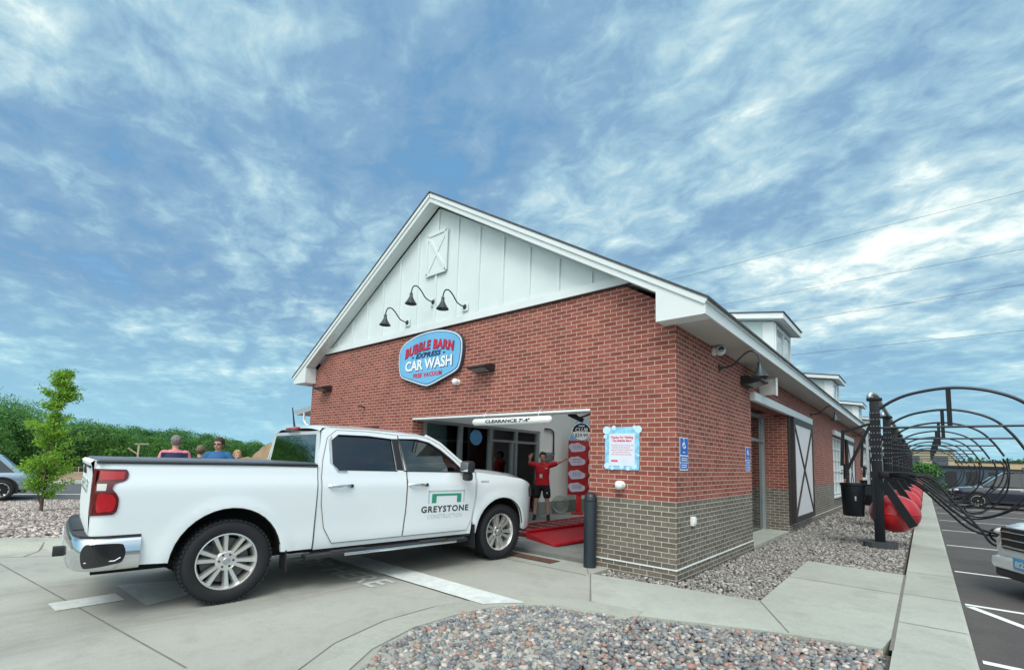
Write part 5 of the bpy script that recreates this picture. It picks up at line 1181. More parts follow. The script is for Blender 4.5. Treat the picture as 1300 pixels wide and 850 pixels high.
# ================================================================== VACUUM STATIONS
VB = pmat('vac_black', (.006, .008, .011), .42, var=.15, scale=6, spec=.35); VT = pmat('vac_tube', (.018, .022, .030), .35, .3, var=.1, scale=8); DRED = pmat('drum_red', (.50, .015, .022), .32, var=.1, scale=3, coat=.2)
def vac_station():
    t = thing('vacuum_station', 'x', 'vacuum station', (1.80, 6.12, 0))
    s = MB(); P = rounded(.56, .50, .16, 2); s.prism(P, (0, 0, .10), (1, 0, 0), (0, 1, 0), .12); s.build('base', pmat('base_block', (.045, .052, .060), .6, var=.1), t, fixn=True, smooth=False)
    s = MB(); s.bb(-.085, .085, -.07, .07, .10, 3.06, bev=.008); s.bb(-.092, .092, -.077, -.068, 1.9, 2.75); s.bb(-.11, .11, -.08, .08, 1.38, 1.52); s.bb(-.10, -.05, -.09, -.07, .55, 1.35); s.bb(-.13, .13, -.09, .09, 2.99, 3.04, bev=.006); s.build('post', VB, t)
    s = MB()
    for z in np.arange(1.75, 2.75, .14):
        for x in (-.07, -.025, .03, .075): s.sphere((x, -.078, z), (.009, .004, .009), 6, 4)
    s.build('bolt_pattern', GALV, t)
    s = MB(); s.bb(-.17, -.125, -.05, .05, 1.25, 2.55); s.build('side_tube', GALV, t)
    s = MB(); s.tube(catmull([(-.08, 0, 3.02), (-.08, 0, 3.10), (-.04, .06, 3.15), (.02, .25, 3.12), (.04, .6, 3.06)], 4), .048, 12); s.tube([(.04, .6, 3.06), (.04, 4.2, 3.06)], .045, 10); s.build('manifold_pipe', GALV, t)
    # arch
    ap = [(.06, 0, 2.80), (.30, 0, 2.97), (.62, 0, 3.10), (1.15, 0, 3.175), (1.65, 0, 3.10), (2.10, 0, 2.88), (2.40, 0, 2.52), (2.62, 0, 2.10)]
    s = MB(); s.tube(catmull(ap, 6), .030, 10); ar = s.build('arch_tube', VT, t)
    s = MB(); s.tube([(.08, 0, 2.42), (2.45, 0, 2.42)], .022, 8); s.build('cross_bar', VT, t)
    s = MB(); s.box((1.15, 0, 2.80), (.075, .03, .76)); s.build('hanger_plate', VB, t, smooth=False)
    # hose: drops from the end of the arch and loops back to the nozzle holder on the post
    hp = [(2.60, 0, 2.12), (2.66, .05, 1.95), (2.70, .02, 1.70), (2.60, -.05, 1.25), (2.32, -.10, .80), (1.90, -.15, .52), (1.50, -.2, .52), (1.15, -.2, .80), (.85, -.18, 1.12), (.55, -.14, 1.38), (.32, -.1, 1.46), (.14, -.09, 1.46)]
    s = MB(); s.tube(catmull(hp, 6), .024, 8); s.build('vacuum_hose', VB, t)
    hp = [(2.62, .0, 2.10), (2.86, .15, 1.98), (2.92, .18, 1.72), (2.75, .12, 1.15), (2.3, .05, .70), (1.75, -.02, .44), (1.35, -.02, .50), (1.0, -.05, .86), (.7, -.08, 1.20), (.45, -.1, 1.37), (.14, -.08, 1.40)]
    s = MB(); s.tube(catmull(hp, 6), .022, 8); s.build('vacuum_hose', VB, t)
    hp = [(.5, -.1, 1.44), (.85, -.2, 1.40), (1.1, -.32, 1.05), (1.45, -.4, .55), (1.62, -.42, .30), (1.95, -.3, .34), (2.05, -.15, .52), (1.85, -.1, .60), (1.6, -.1, .50), (1.7, -.05, .32), (2.1, .0, .45), (2.5, .0, .95), (2.62, 0, 1.6), (2.60, 0, 2.1)]
    s = MB(); s.tube(catmull(hp, 6), .021, 8); s.build('vacuum_hose', VB, t)
    s = MB(); s.tube([(.10, -.12, 1.50), (.42, -.14, 1.50), (.60, -.2, 1.46)], [.03, .024, .02], 10); s.tube([(.1, -.04, 1.44), (.75, -.05, 1.47), (.9, -.06, 1.42)], [.028, .026, .022], 10); s.box((.12, -.1, 1.46), (.16, .16, .12), bev=.02); s.build('nozzle_holder', VB, t)
    # slanted drum bracket and red vacuum drum
    s = MB(); s.bar((.10, -.06, 1.28), (.54, -.10, .46), .05, .15); s.build('drum_bracket', VB, t, smooth=False)
    s = MB(); s.sphere((.23, .44, .66), (.43, .42, .385), 28, 18); s.lathe([(.43, -.012), (.436, 0), (.43, .012)], (.23, .44, .66), 'z', 36, cap=False); s.build('vacuum_drum', DRED, t)
    # mat hanger arms on the building side
    s = MB(); s.bar((-.02, -.03, 2.62), (-.50, -.03, 1.55), .055); s.bar((-.10, -.03, 2.50), (-.56, -.03, 2.34), .05); s.bar((-.56, -.03, 2.38), (-.60, -.03, 1.62), .06); s.tube([(-.54, -.03, 1.66), (-.55, -.03, 1.34)], .035, 8); s.box((-.55, -.03, 1.45), (.16, .10, .02)); s.box((-.55, -.03, 1.52), (.13, .1, .02)); s.build('mat_hanger', VB, t)
    return t
def bin_():
    t = thing('litter_bin', 'x', 'litter bin', (1.38, 6.02, 0))
    s = MB(); s.lathe([(.0, .585), (.175, .585), (.185, .60), (.215, 1.20), (.23, 1.215), (.23, 1.26), (.20, 1.26), (.195, 1.0), (0, .62)], (0, 0, 0), 'z', 20, cap=False); s.build('bin_body', VB, t, fixn=True)
    s = MB(); s.box((.24, 0, 1.12), (.16, .05, .18)); s.build('bin_bracket', VB, t)
    s = MB(); s.box((.06, -.205, .95), (.03, .02, .09), bev=.004); s.build('bin_latch', GALV, t); return t
v0 = vac_station(); b0_ = bin_()
ORD = ['nearest the camera', 'second', 'third', 'fourth', 'fifth', 'sixth', 'seventh', 'eighth', 'last']
chm = {}
for c in COL.objects:
    if c.parent: chm.setdefault(c.parent.name, []).append(c)
for k in range(9):
    v = v0 if k == 0 else dup(v0, None, chm); b_ = b0_ if k == 0 else dup(b0_, None, chm)
    v.location.y = 6.12 + 4.27 * k; b_.location.y = 6.02 + 4.27 * k
    if k:
        hs_ = [c for c in COL.objects if c.parent is v and c.name.startswith('vacuum_hose')]
        for c in (hs_[1:] if k > 4 else hs_[2:] if k % 2 else hs_[1:2]): bpy.data.objects.remove(c)
        for c in [c for c in COL.objects if c.parent is v and c.name.startswith('vacuum_hose')]: c.rotation_euler = (random.uniform(-.05, .05), 0, random.uniform(-.04, .05)); c.scale = (random.uniform(.96, 1.04), random.uniform(.5, 1.6), random.uniform(.95, 1.02))
    v['group'] = 'arched vacuum stations along the kerb'; b_['group'] = 'litter bins on the vacuum posts'
    if k == 0: v['label'] = 'black vacuum station with the largest arch and red drum, nearest of the row'; b_['label'] = 'black litter bin on the nearest vacuum post'
    elif k == 8: v['label'] = 'vacuum station with the smallest arch, farthest of the row'; b_['label'] = 'litter bin on the farthest vacuum post'
    else: v['label'] = f'black arched vacuum station, {ORD[k]} from the near end of the row'; b_['label'] = f'black litter bin on the {ORD[k]} vacuum post of the row'

# ================================================================== CARS
def car(name, label, cat, loc, rz, Lh, Wd, H, paint, wheel_r=.34, wb=2.75, suv=True, front_detail=True, parts=True):
    """x forward, origin mid-wheelbase on the ground"""
    t = thing(name, label, cat, loc, rz); F = Lh * .5; hb = wb / 2
    f0 = hb + .86; r0 = -(Lh - f0)
    belt = H * .60; hood = H * .585
    # (x, z low, z mid, z belt, half width low, mid, belt) lower body
    st = [(r0 + .0, .48, .62, belt * .94, .80, .84, .76), (r0 + .08, .36, .66, belt, .86, .925, .85), (r0 + .4, .28, .68, belt + .01, .90, .955, .89), (-hb, .27, .70, belt, .92, .965, .90), (-.3, .26, .70, belt - .01, .92, .965, .905), (.6, .26, .70, belt - .03, .92, .965, .905), (hb - .35, .26, .70, hood, .92, .965, .90), (hb + .1, .27, .68, hood - .03, .91, .96, .87), (f0 - .35, .28, .66, hood - .08, .87, .92, .78), (f0 - .18, .30, .64, hood - .12, .81, .86, .72), (f0 - .06, .31, .62, hood - .19, .68, .72, .60), (f0, .36, .56, hood - .30, .54, .58, .46)]
    sc = Wd / 1.93
    def ring(x, zl, zm, zb, a, b, c):
        a, b, c = a * sc, b * sc, c * sc
        return [Vector(p) for p in ((x, -a * .9, zl), (x, -a, zl + .06), (x, -b, zm), (x, -b * .992, (zm + zb) / 2), (x, -c - .02, zb - .04), (x, -c + .02, zb), (x, -c * .5, zb + .035), (x, 0, zb + .045), (x, c * .5, zb + .035), (x, c - .02, zb), (x, c + .02, zb - .04), (x, b * .992, (zm + zb) / 2), (x, b, zm), (x, a, zl + .06), (x, a * .9, zl))]
    secs = [ring(*q) for q in st]; s = MB(); n = len(secs[0]); V = [v for q in secs for v in q]
    s.add(V, [(i * n + k, (i + 1) * n + k, (i + 1) * n + (k + 1) % n, i * n + (k + 1) % n) for i in range(len(secs) - 1) for k in range(n)] + [tuple(range(n)), tuple((len(secs) - 1) * n + k for k in range(n))[::-1]])
    body = s.build('body', paint, t, fixn=True, ang=38)
    # greenhouse
    rr_ = r0 + (.12 if suv else .55)
    gs = [(rr_, belt, .80), (rr_ + (.32 if suv else .5), H - .06, .66), (rr_ + .7, H, .67), (.1, H, .68), (.45, H - .05, .66), (hb - .25, belt + .02, .78)]
    s = MB(); V = []
    prof = gs
    top = [(x, z, w * sc) for x, z, w in prof]
    def gring(x, z, w): return [Vector((x, -w, z)), Vector((x, -w * .5, z + .03)), Vector((x, 0, z + .04)), Vector((x, w * .5, z + .03)), Vector((x, w, z))]
    R_ = [gring(*q) for q in top]; V = [v for q in R_ for v in q]
    s.add(V, [(i * 5 + k, (i + 1) * 5 + k, (i + 1) * 5 + k + 1, i * 5 + k + 1) for i in range(1, len(R_) - 2) for k in range(4)])
    s.build('roof', paint, body, fixn=True)
    s = MB(); s.add(V[:10], [(k, 5 + k, 6 + k, k + 1) for k in range(4)]); s.add(V[-10:], [(k, 5 + k, 6 + k, k + 1) for k in range(4)]); s.build('windshield', GLASSP, body, fixn=True)
    for sg in (-1, 1):
        L_ = [Vector((x, sg * w, z)) for x, z, w in top]; base = [Vector((x, sg * .80 * sc, belt)) for x in (top[0][0], top[-1][0])]
        s = MB(); s.add([L_[0], L_[1], L_[2], L_[3], L_[4], L_[5]], [(0, 1, 2, 3, 4, 5)]); s.build('side_window', GLASSP, body, fixn=True)
        s = MB(); o = Vector((0, sg * .006, 0))
        for a, b in zip(L_[:-1], L_[1:]): s.bar(a + o, b + o, .07, .03, up=(0, 1, 0))
        for xx in (-.12, -1.1): s.bar((xx, sg * (.80 * sc + .004), belt), (xx + .02, sg * (.672 * sc + .006), H - .03), .07, .02, up=(0, 1, 0))
        s.build('window_pillar', paint, body)
        if parts:
            s = MB()
            for xx in (-.14, 0.82): s.bar((xx, sg * (.963 * sc + .001), .36), (xx, sg * (.93 * sc), belt - .03), .012, .006, up=(0, 1, 0))
            s.bar((-1.15, sg * (.966 * sc), .36), (.95, sg * (.966 * sc), .36), .10, .012, up=(0, 1, 0)); s.build('door_seam', BLACKP, body, smooth=False)
            s = MB(); s.box((hb - .55, sg * .98 * sc, belt + .05), (.12, .18, .13), bev=.04); s.build('side_mirror', paint, body)
            for xx in (.0, -.95): s = MB(); s.box((xx - .1, sg * .955 * sc, belt - .16), (.18, .03, .03), bev=.01); s.build('door_handle', CHROME, body)
        for xx in (-hb, hb):
            s = MB(); yo = sg * (.962 * sc); q = arc(xx, wheel_r, wheel_r + .07, wheel_r + .07, -18, 198, 20)
            P_ = [(a, b) for a, b in q]; s.add([Vector((a, yo + sg * .004, b)) for a, b in P_], [tuple(range(len(P_)))]); s.build('wheel_well', DARKIN, body, fixn=True, smooth=False)
            s = MB(); s.tube([Vector((a, yo, b)) for a, b in q], .02, 6); s.build('wheel_arch', BLACKP, body)
            make_wheel(t, xx, sg * (.90 * sc), sg, wheel_r, .20, wheel_r * .66, spokes=10)
    # ends
    for sg in (-1, 1):
        s = MB(); s.sphere((f0 - .20, sg * .66 * sc, hood - .20), (.19, .13, .065), 16, 10); s.build('headlight', LAMPW, t)
        s = MB(); s.box((r0 + .06, sg * .76 * sc, belt - .10), (.14, .22, .26), rz=sg * .3, bev=.04); s.build('tail_light', REDL, t)
    s = MB(); s.box((f0 - .02, 0, hood - .27), (.10, .98 * sc, .30), bev=.03); g = s.build('grille', BLACKP, t)
    s = MB()
    for k in range(3): s.box((f0 + .035, 0, hood - .37 + k * .10), (.03, .92 * sc, .030), bev=.012)
    s.build('grille_bar', CHROME, g)
    s = MB(); s.box((f0 + .02, 0, .44), (.16, 1.22 * sc, .18), bev=.075); s.build('front_bumper', paint, t)
    s = MB(); s.box((f0 + .0, 0, .31), (.14, 1.12 * sc, .13), bev=.03); s.build('bumper_lip', BLACKP, t)
    s = MB(); s.box((f0 + .105, 0, .48), (.01, .31, .155), bev=.003); pl_ = s.build('number_plate', pmat('plate_blue', (.10, .33, .58), .4), t)
    text('plate_text', '823', .1, (f0 + .112, 0.0, .475), (0, 1, 0), (0, 0, 1), pmat('plate_text', (.55, .68, .78), .5), pl_, width=.24, height=.08, extrude=0, offset=.004)
    s = MB(); s.box((0, 0, .34), (Lh * .86, Wd * .8, .2)); s.build('underbody', DARKIN, t)
    s = MB(); s.box((.1, 0, belt - .1), (2.3, Wd * .78, .12)); 
    for yy in (-.36, .36): s.box((.15, yy, belt + .18), (.14, .44, .52), bev=.04)
    s.build('interior', SEAT, t)
    return t
WP = pmat('car_white', (.70, .74, .74), .25, coat=1); DBP = pmat('car_dark_blue', (.008, .012, .028), .2, coat=1); BGP = pmat('car_blue_grey', (.25, .34, .44), .28, .3, coat=1)
# white sport utility vehicle at the right edge, nose just inside the frame
hd = math.atan2(-.42, -.90)
fx, fy = 3.46, 2.85   # plate position
c_ = Vector((fx, fy, 0)) - Vector((math.cos(hd), math.sin(hd), 0)) * (2.86 / 2 + .86 + .10)
car('parked_car', 'white sport utility vehicle with chrome grille and blue plate at the right edge', 'car', (c_.x, c_.y, ZA), hd, 4.95, 2.0, 1.78, WP, .37, 2.86)
car('parked_car', 'dark blue sport utility vehicle seen side-on behind the vacuum hoses', 'car', (3.60 + .86 + 1.43, 27.3, ZA), math.pi, 4.95, 2.0, 1.78, DBP, .37, 2.86)
car('parked_car', 'dark car half hidden beyond the vacuum arches, its nose ahead of the dark blue one', 'car', (3.5 + .9 + 1.35, 31.5, ZA), math.pi, 4.7, 1.9, 1.55, pmat('car_black', (.015, .016, .02), .25, coat=1), .34, 2.7)
car('parked_car', 'blue-grey hatchback parked on the road behind the young tree', 'car', (-20.95, -6.45, -.262), R(-97.5), 4.4, 1.8, 1.46, BGP, .335, 2.65, suv=False)

# ================================================================== PEOPLE
def solid(name, s, mats, vox=.012, smooth=2):
    me = s.mesh(name + '_src', None, False); ob = bpy.data.objects.new('tmp', me); COL.objects.link(ob)
    m = ob.modifiers.new('r', 'REMESH'); m.mode = 'VOXEL'; m.voxel_size = vox; m.use_smooth_shade = True
    m2 = ob.modifiers.new('s', 'SMOOTH'); m2.iterations = smooth; m2.factor = .5
    bpy.context.view_layer.update(); out = bpy.data.meshes.new_from_object(ob.evaluated_get(bpy.context.evaluated_depsgraph_get()))
    bpy.data.objects.remove(ob); bpy.data.meshes.remove(me); out.name = name; out.materials.clear()
    for q in mats: out.materials.append(q)
    out.shade_smooth(); return out
def limb(s, pts, rs, seg=14, sx=1.0, n=4):
    P = catmull(pts, n); q = len(pts) - 1; R_ = [float(np.interp(i / n, range(q + 1), rs)) for i in range(len(P))]
    s.tube(P, R_, seg, sx=sx); s.sphere(P[0], R_[0] * .98, 12, 8); s.sphere(P[-1], R_[-1] * .98, 12, 8)
def hand(s, w, d, up, sc=1.0, curl=.35):
    """five separate fingers growing out of a palm; w wrist, d direction of the fingers, up = back of the hand"""
    w = Vector(w); d = Vector(d).normalized(); up = Vector(up); up = (up - d * up.dot(d)).normalized(); sd = d.cross(up)
    s.tube([w - d * .02, w + d * .03, w + d * .085], [(.026 * sc, .020 * sc), (.038 * sc, .017 * sc), (.040 * sc, .015 * sc)], 12, upv=up)
    for k, ln in ((-1.5, .066), (-.5, .078), (.5, .074), (1.5, .056)):
        b = w + d * .075 + sd * k * .0205; a1 = b + d * ln * .5 - up * curl * .012; a2 = b + d * ln - up * curl * .045
        s.tube([b, a1, a2], [.0088 * sc, .0082 * sc, .0068 * sc], 8); s.sphere(a2, .0066 * sc, 8, 6)
    b = w + d * .02 + sd * .034; s.tube([b, b + sd * .030 + d * .03, b + sd * .034 + d * .062 - up * .01], [.012, .0098, .0078], 8)
def person(label, loc, rz, H, skin, hair, top, bottom, shoe, armR, armL, dress=None, short_hair=True, glasses=False, turn=0.0, tilt=0.0, legsp=.10, belly=0.0, sleeves=.5, short_pants=True, cap=None, hairlen=0.0):
    t = thing('person', label, 'person', loc, rz); k = H / 1.75
    SK = pmat('skin_%02d%02d%02d' % tuple(int(c * 99) for c in skin), skin, .55, var=.06, scale=12); HM = pmat('hair_%02d%02d%02d' % tuple(int(c * 99) for c in hair), hair, .8, var=.35, scale=60)
    K = lambda *p: Vector(p) * k
    s = MB()
    # torso
    s.tube([K(0, 0, .90), K(0, -.0, .98), K(0, -.005 - belly * .3, 1.10), K(0, -.01, 1.24), K(0, .0, 1.36), K(0, .01, 1.43), K(0, .01, 1.47)], [(a * k, b * k) for a, b in ((.15, .11), (.165, .12), (.145, .105 + belly), (.165, .12 + belly * .4), (.175, .11), (.12, .075), (.06, .055))], 20, upv=(0, 1, 0))
    s.tube([K(0, .012, 1.42), K(0, 0, 1.50), K(0, -.008, 1.56)], [.062 * k, .055 * k, .056 * k], 14)
    # head
    rot = Matrix.Rotation(turn, 3, 'Z') @ Matrix.Rotation(tilt, 3, 'X'); hc = K(0, -.012, 1.610)
    hd_ = MB(); hd_.sphere((0, .008, .028), (.082, .100, .100), 20, 14); hd_.sphere((0, -.020, -.045), (.061, .070, .072), 18, 12); hd_.sphere((0, -.052, -.088), (.028, .024, .020), 12, 8)
    hd_.tube([(0, -.082, .018), (0, -.100, -.012), (0, -.104, -.028)], [.009, .012, .014], 8); hd_.sphere((0, -.102, -.030), (.016, .012, .010), 8, 6)
    for sg in (-1, 1):
        hd_.sphere((sg * .078, .012, -.005), (.010, .020, .032), 10, 8); hd_.sphere((sg * .034, -.070, .020), (.022, .014, .008), 8, 6); hd_.sphere((sg * .042, -.062, -.028), (.02, .018, .018), 8, 6)
    hd_.sphere((0, -.086, -.058), (.024, .010, .008), 8, 6)
    s.add([hc + rot @ Vector(v) * k for v in hd_.v], hd_.f)
    # arms
    for sg, A in ((-1, armR), (1, armL)):
        sh = K(sg * .175, .01, 1.40); el = K(*A[0]); wr = K(*A[1]); limb(s, [K(sg * .12, .01, 1.38), sh, (sh + el) / 2, el], [.055 * k, .055 * k, .045 * k, .038 * k]); limb(s, [el, el + (wr - el) * .35, wr], [.038 * k, .040 * k, .026 * k])
        hand(s, wr, wr - el if len(A) < 3 else Vector(A[2]), A[3] if len(A) > 3 else (0, 1, .2), k)
    for sg in (-1, 1):
        limb(s, [K(sg * .085, 0, .92), K(sg * (.09 + legsp * .3), -.01, .70), K(sg * (.085 + legsp * .6), -.015, .50), K(sg * (.085 + legsp * .75), .01, .34), K(sg * (.085 + legsp), .01, .09)], [.092 * k, .082 * k, .056 * k, .058 * k, .036 * k])
    me = solid('body', s, [SK], .0085 if k > .9 else .008, 2)
    # eyes and mouth painted as small pieces of the same mesh
    e = MB()
    for sg in (-1, 1):
        p = hc + rot @ (Vector((sg * .031, -.0865, .006)) * k); e.sphere(p, (.0115 * k, .006 * k, .006 * k), 8, 6)
    p = hc + rot @ (Vector((0, -.0945, -.056)) * k); e.sphere(p, (.021 * k, .005 * k, .004 * k), 8, 6)
    bm = bmesh.new(); bm.from_mesh(me); m0 = len(bm.faces); em = e.mesh('e', None); bm.from_mesh(em)
    bm.faces.ensure_lookup_table()
    for f in bm.faces[m0:]: f.material_index = 1
    for f in bm.faces: f.smooth = True
    bm.to_mesh(me); bm.free(); me.materials.append(pmat('eye_dark', (.03, .015, .012), .4)); link('body', me, t)
    # shirt
    s = MB(); s.tube([K(0, 0, .885), K(0, 0, .98), K(0, -.005 - belly * .3, 1.10), K(0, -.01, 1.24), K(0, 0, 1.36), K(0, .01, 1.43), K(0, .008, 1.475)], [(a * k, b * k) for a, b in ((.200, .150), (.192, .146), (.178, .136 + belly), (.192, .142 + belly * .4), (.196, .128), (.158, .098), (.088, .076))], 20, upv=(0, 1, 0))
    for sg, A in ((-1, armR), (1, armL)):
        sh = K(sg * .175, .01, 1.40); el = K(*A[0]); wr = K(*A[1])
        if sleeves <= 1: limb(s, [K(sg * .11, .01, 1.375), sh, sh + (el - sh) * sleeves * 1.3], [.068 * k, .073 * k, .070 * k])
        else: limb(s, [K(sg * .11, .01, 1.375), sh, (sh + el) / 2, el, el + (wr - el) * .92], [.068 * k, .070 * k, .060 * k, .052 * k, .042 * k])
    col = s; 
    me = solid('shirt', s, [top], .011, 2)
    if dress:   # second colour below a chest line
        me.materials.append(dress[0])
        for f in me.polygons:
            if f.center.z < dress[1] * k and abs(f.center.x) < .215 * k: f.material_index = 1
    so = link('shirt', me, t)
    # trousers or shorts
    s = MB(); s.tube([K(0, 0, .80), K(0, 0, .88), K(0, 0, .97)], [(.165 * k, .13 * k), (.180 * k, .138 * k), (.172 * k, .13 * k)], 18, upv=(0, 1, 0))
    zz = .60 if short_pants else .10
    for sg in (-1, 1):
        kn = [K(sg * .09, 0, .88), K(sg * (.095 + legsp * .25), -.01, .74), K(sg * (.09 + legsp * .45), -.012, .63)]
        if short_pants: limb(s, kn, [.112 * k, .108 * k, .104 * k])
        else: limb(s, kn + [K(sg * (.085 + legsp * .6), -.01, .48), K(sg * (.085 + legsp), .01, .07)], [.108 * k, .100 * k, .09 * k, .075 * k, .060 * k])
    link('shorts' if short_pants else 'trousers', solid('shorts', s, [bottom], .012, 2), t)
    for sg in (-1, 1):
        x = sg * (.085 + legsp); s = MB(); s.tube([K(x, .055, .045), K(x, .0, .052), K(x + sg * .01, -.09, .042), K(x + sg * .015, -.17, .030)], [(.034 * k, .040 * k), (.042 * k, .050 * k), (.046 * k, .038 * k), (.036 * k, .026 * k)], 14, upv=(0, 0, 1)); s.sphere(K(x, .055, .045), .036 * k, 10, 8); s.sphere(K(x + sg * .015, -.17, .030), (.036 * k, .03 * k, .026 * k), 10, 8)
        s.tube([K(x, .01, .06), K(x, .012, .15)], [.048 * k, .042 * k], 12)
        link('shoe', solid('shoe', s, [shoe], .009, 1), t)
    # hair: shell over the skull
    s = MB(); hs = MB(); hs.sphere((0, .020, .044), (.094, .110, .108), 24, 16)
    vs = []
    for v in hs.v:
        v = Vector(v)
        if v.y < -.035: v.z = max(v.z, .060 + (-.0 - v.y) * .10)
        elif v.z < -.045 - hairlen: v.z = -.045 - hairlen + random.uniform(-.004, .004)
        v += Vector((random.uniform(-1, 1), random.uniform(-1, 1), random.uniform(-1, 1))) * .007; vs.append(hc + rot @ v * k)
    s.add(vs, hs.f)
    if hairlen > .03:
        for a in np.linspace(-1.3, 1.3, 7): p = Vector((.085 * math.sin(a), .085 * math.cos(a) + .01, 0)); s.tube([hc + rot @ (p + Vector((0, 0, .03))) * k, hc + rot @ (p * 1.05 + Vector((0, 0, -hairlen))) * k], [.03 * k, .02 * k], 8)
    link('hair', solid('hair', s, [HM], .008, 1), t)
    if glasses:
        s = MB()
        for sg in (-1, 1): s.add([hc + rot @ (Vector(v) * k) for v in (MB().box((sg * .034, -.092, .010), (.052, .012, .032), bev=.005)).v], MB().box((sg * .034, -.092, .010), (.052, .012, .032), bev=.005).f); s.tube([hc + rot @ (Vector((sg * .060, -.088, .016)) * k), hc + rot @ (Vector((sg * .082, .0, .012)) * k)], .0035, 6)
        s.build('sunglasses', BLACKP, t)
    return t, so
shred = pmat('polo_red', (.50, .010, .018), .8, var=.12, scale=6, bump=.2, bscale=40); shblk = pmat('shorts_black', (.012, .012, .014), .85, var=.2, scale=8, bump=.2, bscale=50)
pw, sh_ = person('young worker in a red polo and black shorts with both arms raised', (-5.10, 3.80, 0), R(36), 1.76, (.52, .30, .23), (.018, .014, .012), shred, shblk, pmat('shoe_black', (.01, .01, .012), .6),
    [(-.34, .04, 1.44), (-.33, -.05, 1.57), (.4, -.1, 1), (0, 1, 0)], [(.38, -.02, 1.47), (.56, -.06, 1.56), (1, -.1, .4), (0, .2, 1)], sleeves=.62, legsp=.09)
s = MB(); s.box((-.03, -.158, 1.13), (.07, .012, .095), bev=.004); s.build('name_badge', pmat('badge_pale', (.75, .62, .60), .5), pw)
s = MB(); s.box((.10, -.142, 1.335), (.06, .006, .018)); s.build('shirt_logo', SWHT, sh_, smooth=False)
s = MB(); s.sphere((.135, -.117, .70), (.016, .006, .020), 10, 6); s.build('shorts_logo', SWHT, pw)
s = MB(); s.tube([(-.06, -.07, 1.46), (0, -.095, 1.43), (.06, -.07, 1.46)], .012, 8); s.build('collar', shred, pw)
# the group talking beyond the truck
relaxR = [(-.27, .03, 1.15), (-.25, -.12, .93)]; relaxL = [(.27, .03, 1.15), (.25, -.12, .93)]
JE = pmat('trousers_navy', (.03, .04, .07), .8, var=.15); KH = pmat('trousers_khaki', (.28, .23, .15), .8, var=.1); SHO = pmat('shoe_brown', (.08, .05, .03), .6)
person('grey-haired man in a pink and navy shirt seen from behind', (-8.33, -3.58, .075), R(252), 1.72, (.50, .30, .22), (.17, .16, .15), pmat('shirt_pink', (.62, .20, .24), .8, var=.08), KH, SHO, relaxR, relaxL, dress=(pmat('shirt_navy', (.012, .022, .075), .8), 1.42), short_pants=False, sleeves=1.5, belly=.03)
person('woman with short blond-grey hair in a dark navy top', (-8.73, -3.04, .075), R(240), 1.55, (.55, .34, .26), (.16, .12, .075), pmat('top_navy', (.012, .012, .05), .8), JE, SHO, relaxR, relaxL, short_pants=False, sleeves=.7, hairlen=.02)
person('man in sunglasses and a bright blue shirt facing the truck', (-8.09, -2.92, .075), R(66), 1.71, (.46, .25, .18), (.035, .022, .016), pmat('shirt_blue', (.02, .11, .27), .8, var=.1), KH, SHO, relaxR, [(.30, -.02, 1.18), (.12, -.26, 1.08)], short_pants=False, sleeves=.75, glasses=True, turn=-.35, belly=.04)
person('fair-haired child in a peach top half hidden behind the man in blue', (-8.64, -2.37, .075), R(80), 1.48, (.60, .36, .27), (.38, .24, .12), pmat('top_peach', (.62, .28, .18), .8), JE, SHO, relaxR, relaxL, short_pants=False, sleeves=.6, hairlen=.06)
t = thing('cooler_box', 'pale blue and white box behind the truck cab', 'box', (-5.60, -2.60, 0), R(20)); s = MB(); s.box((0, 0, .66), (.5, .34, 1.30), bev=.02); s.build('cabinet', pmat('box_white', (.72, .76, .76), .5), t); s = MB(); s.box((0, -.172, 1.16), (.42, .01, .24)); s.build('screen_panel', pmat('box_blue', (.10, .34, .52), .4), t, smooth=False)

# ================================================================== TREES AND WOOD
BARK = pmat('bark', (.10, .075, .055), .9, var=.3, scale=20, bump=.8, bscale=60)
LEAFY = leaf_mat('leaf_bright', [(.20, .36, .05), (.26, .46, .055), (.13, .27, .04), (.34, .54, .09), (.22, .38, .09)], .45)
LEAFD = leaf_mat('leaf_wood', [(.070, .19, .060), (.095, .235, .070), (.055, .155, .055), (.12, .27, .070), (.065, .18, .066)], .35, .07)
def leaf_quads(C, size, nrm=None, elong=1.0, r=None):
    r = r or rng; n = len(C); a = r.normal(size=(n, 3)); 
    if nrm is not None: a = nrm + a * .55
    a /= np.linalg.norm(a, axis=1)[:, None]; b = r.normal(size=(n, 3)); u = np.cross(a, b); u /= np.linalg.norm(u, axis=1)[:, None]; v = np.cross(a, u)
    sz = size * r.uniform(.6, 1.35, size=(n, 1)); V = np.stack([C - u * sz * elong, C - v * sz * .5 , C + u * sz * elong, C + v * sz * .5], 1).reshape(-1, 3)
    F = np.arange(4 * n).reshape(-1, 4); return V, F
